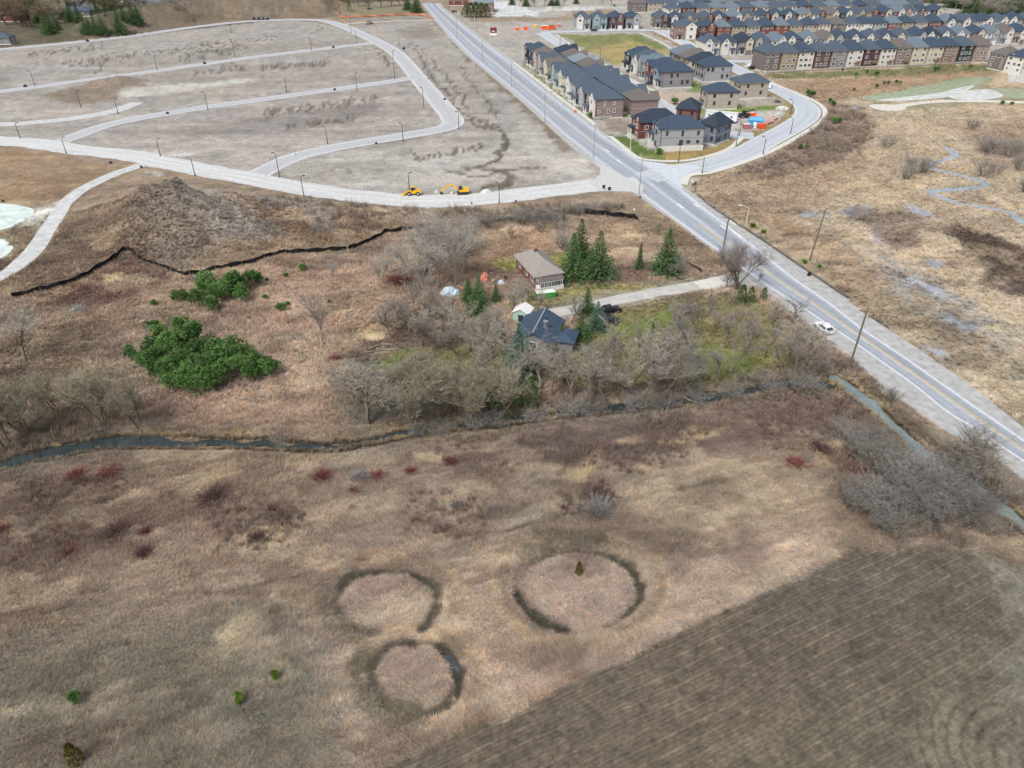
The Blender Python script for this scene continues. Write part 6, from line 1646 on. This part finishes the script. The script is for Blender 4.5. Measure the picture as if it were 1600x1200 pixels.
car((1286,516), rd, 'white car parked on the gravel shoulder of the main road', M_carwhite)
car((953,488), R(20), 'black car at the end of the driveway right of the spruces', M_carblack); car((949,503), R(-30), 'black pickup like car in front of the first black one by the blue spruce', M_carblack)
car((868,450), R(15), 'dark blue car beside the glazed porch', M_carblue)
st = math.atan2(*(P_(940,106)-P_(1000,143))[::-1])
for b, az, m, lab in (((985,113), 0, M_carblack, 'black car on a drive in the inner street by the white house'), ((1016,132), 0, M_carblue, 'blue car on a drive before the red brick house of the inner street'), ((1012,160), 0, M_carblue, 'dark blue car at the near end of the inner street'), ((952,118), st, M_carsilver, 'silver car half hidden on the inner street'),
                      ((1202,137), 1.2, M_carwhite, 'white van on the estate road at the bend'), ((928,49), 0, M_carblack, 'dark car on the cross street before the green houses'), ((863,45), 0, M_carblue, 'dark blue car among the orange skips'), ((1176,108), 0, M_carblack, 'dark car near the rubble at the end of the marsh row'),
                      ((578,15), 0, M_carblue, 'dark blue car in the yard behind the orange fence'), ((710,19), .4, M_carblack, 'dark car in the yard of the brick building')):
    car(b, az, lab, m, van='van' in lab, tall=2.3 if 'van' in lab else 1.45, L=5.6 if 'van' in lab else 4.5)
for i, (x, m) in enumerate(((396, M_carblue), (404, M_carblack), (411, M_carblue), (417, M_carblue))):
    car((x, 31), R(80), 'dark pickup, %s from the left of the group at the foot of the berm' % ordn(i+1), m, tall=1.8)
def wheel_loader(base, az):
    e = tag(empty('wheel_loader', G(base)+Vector((0, 0, .1)), az), 'yellow wheel loader on the white gravel road', 'loader'); e.scale = (.72, .72, .72)
    MB().prism([(-3.2, .9), (-.2, .9), (-.2, 1.9), (-1.2, 2.3), (-3.2, 2.1)], -1.1, 1.1).build('engine_hood', M_yellow, e)
    MB().prism([(-.2, .8), (2.0, .8), (2.0, 1.4), (-.2, 1.7)], -.8, .8).build('front_frame', M_yellow, e)
    cb = MB().box(-1.0, .5, -.8, .8, 1.95, 3.3).build('cab', M_machdark, e); MB().box(-1.1, .6, -.9, .9, 3.3, 3.45).build('cab_roof', M_yellow, cb); MB().box(.5, .53, -.65, .65, 2.2, 3.15).build('window', M_glass, cb)
    for s in (-.6, .6): MB().prism([(1.0, 1.5), (3.2, .7), (3.3, .95), (1.2, 1.9)], s-.12, s+.12).build('lift_arm', M_yellow, e)
    MB().prism([(3.1, .2), (4.3, .15), (4.2, .35), (3.4, .5), (3.3, 1.2), (3.1, 1.25)], -1.35, 1.35).build('bucket', M_yellow, e)
    for x in (-2.1, 1.4):
        for y in (-1.0, 1.0): wheel(e, x, y, .8, .55)
wheel_loader((645,305), R(184))
def excavator(base, az):
    e = tag(empty('excavator', G(base), az), 'yellow tracked excavator with its arm lowered on the plot edge', 'excavator'); e.scale = (.74, .74, .74)
    for y in (-1.2, 1.2): MB().prism([(-2.1, .25), (-1.8, 0), (1.8, 0), (2.1, .25), (2.1, .7), (1.8, .95), (-1.8, .95), (-2.1, .7)], y-.32, y+.32).build('track', M_machdark, e)
    MB().tube((0, 0, .8), (0, 0, 1.2), .8, .8, 14).build('turntable', M_machdark, e)
    MB().prism([(-2.4, 1.2), (1.5, 1.2), (1.5, 1.9), (-.3, 2.3), (-2.4, 2.35)], -1.35, 1.35).build('body', M_yellow, e)
    cb = MB().prism([(.0, 1.95), (1.6, 1.95), (1.5, 3.3), (.1, 3.35)], .35, 1.3).build('cab', M_machdark, e); MB().box(.2, 1.3, 1.3, 1.33, 2.3, 3.2).build('window', M_glass, cb)
    MB().prism([(1.3, 1.7), (1.6, 1.6), (4.2, 3.4), (6.2, 3.1), (6.2, 3.5), (4.1, 3.95), (1.3, 2.2)], -.5, -.1).build('boom', M_yellow, e)
    MB().prism([(6.0, 3.6), (6.4, 3.3), (8.6, 1.2), (8.3, .9), (5.9, 3.0)], -.45, -.15).build('dipper_arm', M_yellow, e)
    MB().prism([(8.3, 1.2), (8.8, 1.2), (8.8, .2), (7.8, .1), (7.7, .5)], -.85, .25).build('bucket', M_machdark, e)
    return e
excavator((723,303), R(186))
def box_trailer(base, az, L=12.0, W=3.0, h=2.9):
    e = tag(empty('site_trailer', G(base)+Vector((0, 0, .1)), az), 'long white site office trailer with teal door beside the beige house', 'trailer')
    MB().box(-L/2, L/2, -W/2, W/2, .7, h+.5).build('body', M_trailer, e)
    MB().prism([(-L/2-.1, h+.52), (L/2+.1, h+.52), (L/2+.1, h+.68), (-L/2-.1, h+.68)], -W/2-.1, W/2+.1).build('roof', M_found, e)
    MB().box(-L/2+.3, L/2-.3, -W/2+.2, W/2-.2, .2, .7).build('skirt', M_darktrim, e)
    for u in (-4.4, .6, 4.0): window(e, 'front', u, 2.3, .8, .8, L, W, M_whitetrim)
    MB().box(-1.6, -.6, -W/2-.05, -W/2+.02, .8, 2.9).build('door', M_teal, e)
    for x in (-1.2, 1.2):
        for y in (-W/2+.3, W/2-.3): wheel(e, x, y, .42, .25)
box_trailer((1126,190), R(-24))
def skip(base, az, label, m, L=3.6, W=1.8, h=1.3, cov=None, name='skip_bin', cat='skip'):
    e = tag(empty(name, G(base)+Vector((0, 0, .05)), az), label, cat)
    MB().prism([(-L/2+.4, 0), (L/2-.4, 0), (L/2, h), (-L/2, h)], -W/2, W/2).build('body', m, e)
    MB().box(-L/2-.05, L/2+.05, -W/2-.06, W/2+.06, h+.01, h+.10).build('rim', m, e)
    MB().hip(-L/2+.1, L/2-.1, -W/2+.1, W/2-.1, h+.12, .25, .5, .02).build('load', cov or M_found, e)
M_green = mat('green_bin_paint', C(60,150,70), .5, .06, 2)
skip((852,464), R(14), 'green bin with white covered load in front of the glazed porch', M_green, 4.4, 1.9, 1.2, M_whitetrim)
for b, az, m, cov, lab in (((851,46), .1, M_orangep, M_whitetrim, 'large orange skip with white load left of the green houses'), ((862,46), .3, M_orangep, M_darktrim, 'orange skip with dark load beside the larger one'), ((873,42), .1, mat('faded_red_paint', C(214,120,104), .6, .08, 2), M_found, 'faded red skip nearest the green houses'),
                           ((821,47), 0, M_orangep, M_orangep, 'small orange container alone on the bare ground'), ((808,47), 0, M_orangep, M_found, 'smallest orange container left of the lone one'), ((836,43), 0, M_yellow, M_found, 'yellow barrier stack left of the orange skips'), ((1189,201), .4, M_orangep, M_orangep, 'orange machine box in front of the blue shed'),
                           ((1174,183), .2, M_orangep, M_found, 'orange machine behind the blue shed'), ((1166,201), .2, mat('dull_red_crate', C(170,110,116), .7, .1, 2), M_found, 'dull red crates left of the blue shed'), ((983,44), 0, mat('pinkish_bin', C(206,96,104), .6, .08, 2), M_found, 'pinkish red bin before the last green house'), ((933,46), 0, M_teal, M_whitetrim, 'teal portable toilet box before the second green house')):
    skip(b, az, lab, m, cov=cov, L=4.2 if 'large' in lab else 3.0, h=2.2 if 'toilet' in lab or 'large' in lab else 1.6)
def blue_shed(base, az):
    e = tag(empty('site_shed', G(base), az), 'bright blue site shed among orange machines', 'shed')
    MB().box(-2.6, 2.6, -1.8, 1.8, 0, 2.6).build('wall', M_bluep, e); MB().prism([(-2.8, 2.62), (2.8, 2.62), (2.4, 3.1), (-2.4, 3.1)], -2.0, 2.0).build('roof', mat('light_blue_roof', C(104,186,226), .5, .05, 1), e)
    MB().box(-.8, .4, -1.86, -1.78, 0, 2.1).build('door', M_whitetrim, e)
blue_shed((1180,198), R(-20))
def telehandler(base, az):
    e = tag(empty('telehandler', G(base), az), 'black telehandler with raised boom behind the site trailer', 'telehandler')
    MB().prism([(-2.4, .7), (2.2, .7), (2.2, 1.3), (.5, 1.5), (-2.4, 1.7)], -1.0, 1.0).build('body', M_machdark, e)
    cb = MB().box(-.9, .6, .1, .95, 1.5, 2.6).build('cab', M_machdark, e); MB().box(-.7, .4, .95, .98, 1.8, 2.4).build('window', M_glass, cb)
    MB().prism([(-2.3, 1.7), (-2.1, 1.4), (3.6, 2.9), (3.5, 3.25)], -.45, -.1).build('boom', M_machdark, e)
    MB().box(3.5, 4.5, -.7, .2, 2.5, 2.6).build('forks', M_machdark, e)
    for x in (-1.6, 1.5):
        for y in (-.95, .95): wheel(e, x, y, .6, .4)
telehandler((1163,184), R(15))
# ------------------------------------------------------------------ signs, heaps, small things
M_maroon = mat('maroon_sign_panel', C(120,52,68), .5, .04, 1)
def sign_board(base, top, label):
    b = G(base); h = rise(b, top)
    e = tag(empty('sign_board', b, R(8)), label, 'sign')
    w = h*.42
    MB().box(-w, w, -.12, .12, h*.40, h).build('panel', M_maroon, e); MB().box(-w, w, -.14, .14, h*.10, h*.38).build('lower_panel', M_whitetrim, e)
    MB().box(-w*.45, w*.45, -.16, -.121, h*.52, h*.66).build('lettering', M_found, e)
    for s in (-w*.8, w*.8): MB().box(s-.12, s+.12, .14, .36, -.3, h*.98).build('post', M_greytrim, e)
sign_board((771,57), 43, 'maroon developer sign with white lower panel beside the main road')
def lumpy(name, base, wpx, hpx, label, cat, m, seed, spike=.25, n=14):
    b = G(base); t = math.sqrt(b.x**2+b.y**2+H*H); w = wpx*t/FPX/2; h = hpx*t/FPX
    g = random.Random(seed); V, Fc = [], []
    R_ = 6
    for j in range(R_):
        f = j/(R_-1)
        for i in range(n):
            a = 6.283*i/n; r = (1-f**1.6)**.6*(1+spike*g.uniform(-1, 1))
            V.append((w*r*math.cos(a), w*.7*r*math.sin(a), h*f*(1+spike*.5*g.uniform(-1, 1))-.1))
    for j in range(R_-1):
        for i in range(n): Fc.append((j*n+i, j*n+(i+1) % n, (j+1)*n+(i+1) % n, (j+1)*n+i))
    Fc.append(tuple((R_-1)*n+i for i in range(n)))
    o = MB().add(V, Fc).build(name, m, None, b, g.uniform(0, 1)); return tag(o, label, cat)
M_tarp = mat('pale_blue_tarp', C(190,208,220), .5, .3, .5)
lumpy('tarp_heap', (703,460), 29, 15, 'heap under a pale blue and white tarp left of the spruce clump', 'tarp heap', M_tarp, 3, .2)
lumpy('tarp_heap', (783,444), 13, 8, 'small grey tarp heap behind the spruce clump', 'tarp heap', M_tarp, 5, .25); lumpy('scrap_heap', (789,437), 9, 7, 'dark scrap heap behind the small grey tarp', 'heap', M_machdark, 6, .3)
lumpy('orange_bush_heap', (757,438), 14, 15, 'salmon orange heap behind the spruce clump', 'heap', mat('salmon_tarp', C(224,140,118), .8, .12, 1), 7, .2)
lumpy('dirt_heap', (577,38), 13, 5, 'small dirt heap on the plots near the orange fence', 'heap', mat('loose_dirt', C(132,118,102), .95, .2, 1), 9, .3)
lumpy('rubble_heap', (1180,104), 26, 7, 'grey rubble heap at the end of the marsh row', 'heap', M_gravel, 10, .35); lumpy('rubble_heap', (1215,182), 14, 6, 'grey rubble heap inside the estate bend', 'heap', M_gravel, 11, .35); lumpy('rubble_heap', (1222,170), 22, 4, 'low pale rubble heap inside the estate bend, behind the other', 'heap', M_concrete, 12, .35)
lumpy('straw_heap', (588,528), 40, 8, 'pale straw heap beside the brush pile', 'heap', mat('straw', C(184,165,134), .95, .2, 2), 13, .15)
M_log = mat('grey_log', C(150,140,124), .95, .2, 3)
def log(a, b, r, label, group=None, z=.15):
    A, B = G(a), G(b); A.z += z; B.z += z*1.5
    o = MB().tube(A, B, r, r*.6, 7).build('fallen_log', M_log); return tag(o, label, 'log', group)
log((47,722), (68,711), .28, 'bare fallen log at the water on the left')
log((1040,650), (1050,616), .16, 'pale dead trunk standing over the stream, right one', None, .6); log((1032,650), (1048,620), .12, 'pale dead trunk leaning beside the other over the stream', None, .6)
log((1065,622), (1115,640), .25, 'dark fallen trunk reaching out of the stream belt'); log((1440,823), (1462,818), .14, 'pale fallen pole at the field side of the thicket')
log((580,386), (637,382), .14, 'long pale pole lying along the silt fence'); log((668,357), (682,352), .12, 'pale bent pole standing at the silt fence')
log((1345,686), (1374,692), .1, 'pale fallen branch in the brush near the ditch')
for i, (x, y) in enumerate(((566,548), (575,552), (584,545), (596,547), (604,540), (612,549), (590,553), (602,553))):
    a = g2.uniform(-.4, .6); log((x-7, y+a*5), (x+8, y-a*5), g2.uniform(.12, .22), 'grey log of the brush pile beside the lawn, %s from the left' % ordn([0,1,2,4,5,7,3,6][i]+1), 'logs of the brush pile', .15+.12*(i % 3))
M_lumber = mat('fresh_lumber', C(206,178,136), .9, .12, 3)
for i in range(4):
    A = G((860+i*4, 503-i*.6))+Vector((0, 0, .3+.1*i)); B = G((866-i*1.5, 497+i*2.5))+Vector((0, 0, .5+.1*i))
    tag(MB().tube(A, B, .16, .16, 4).build('lumber_board', M_lumber), 'fresh board, %s from the left in the lumber right of the blue roofed house' % ordn(i+1), 'board', 'lumber scatter')
rb = sorted([(648,325),(660,324),(668,325),(700,322),(706,323),(716,322),(733,321),(738,323),(726,329),(655,326)])
for i, (x, y) in enumerate(rb):
    lumpy('concrete_chunk', (x, y), g2.uniform(3, 8), 2.2, 'white concrete chunk along the gravel road edge, %s from the left' % ordn(i+1), 'rubble', M_concrete, 30+i, .3, 8)['group'] = 'concrete chunks along the gravel road'
lumpy('pipe_stack', (759,300), 16, 5, 'pale pipe stack at the plot edge right of the excavator', 'pipes', M_found, 51, .2); lumpy('concrete_chunk', (682,301), 7, 5, 'grey concrete ring left of the excavator bucket', 'rubble', M_concrete, 52, .15); lumpy('concrete_chunk', (706,303), 6, 5, 'pale block under the excavator arm', 'rubble', M_found, 53, .1)
lumpy('wooden_crate', (737,319), 4, 5, 'upright brown wooden board at the gravel road edge', 'crate', M_wood, 54, .05, 6); lumpy('concrete_chunk', (460,243+0), 5, 5, 'pale green utility box on the plot by the curved road', 'utility box', M_mintwall, 55, .05, 6)
for i, (x, y) in enumerate(sorted([(521,75),(523,141),(588,225),(631,77),(695,156),(40,136),(320,100),(262,178),(137,65),(806,315),(173,255),(221,262),(1000,309),(5,315)])):
    lumpy('dark_utility_box', (x, y), 5, 3.5, 'small dark utility box on the kerb of the plots, %s from the left' % ordn(i+1), 'utility box', M_machdark, 60+i, .05, 6)['group'] = 'utility boxes of the plots'
def plain_sign(base, top, label, m):
    b = G(base); h = rise(b, top); e = tag(empty('road_sign', b, R(10)), label, 'sign')
    MB().box(-.06, .06, 0, .1, -.2, h).build('post', M_greytrim, e); MB().box(-.45, .45, -.06, -.01, h-1.0, h).build('panel', m, e)
for b, t, lab, m in (((943,297), 289, 'small dark road sign at the mouth of the gravel road, left one', M_darktrim), ((952,298), 292, 'small dark road sign at the mouth of the gravel road, right one', M_darktrim), ((1079,300), 280, 'thin pale sign post by the corner pad', M_polewhite), ((899,176), 172, 'red sign on the verge before the road block', M_orangep)):
    plain_sign(b, t, lab, m)
lumpy('black_barrel', (1264,430), 8, 6, 'black barrel like culvert end at the grey silt fence', 'culvert', M_black, 90, .1)
lumpy('rock', (968,325), 4, 2, 'white rock on the slope below the junction', 'rock', M_concrete, 91, .2); lumpy('rock', (991,328), 4, 3, 'bright white rock on the slope nearest the road', 'rock', M_whitetrim, 92, .2)
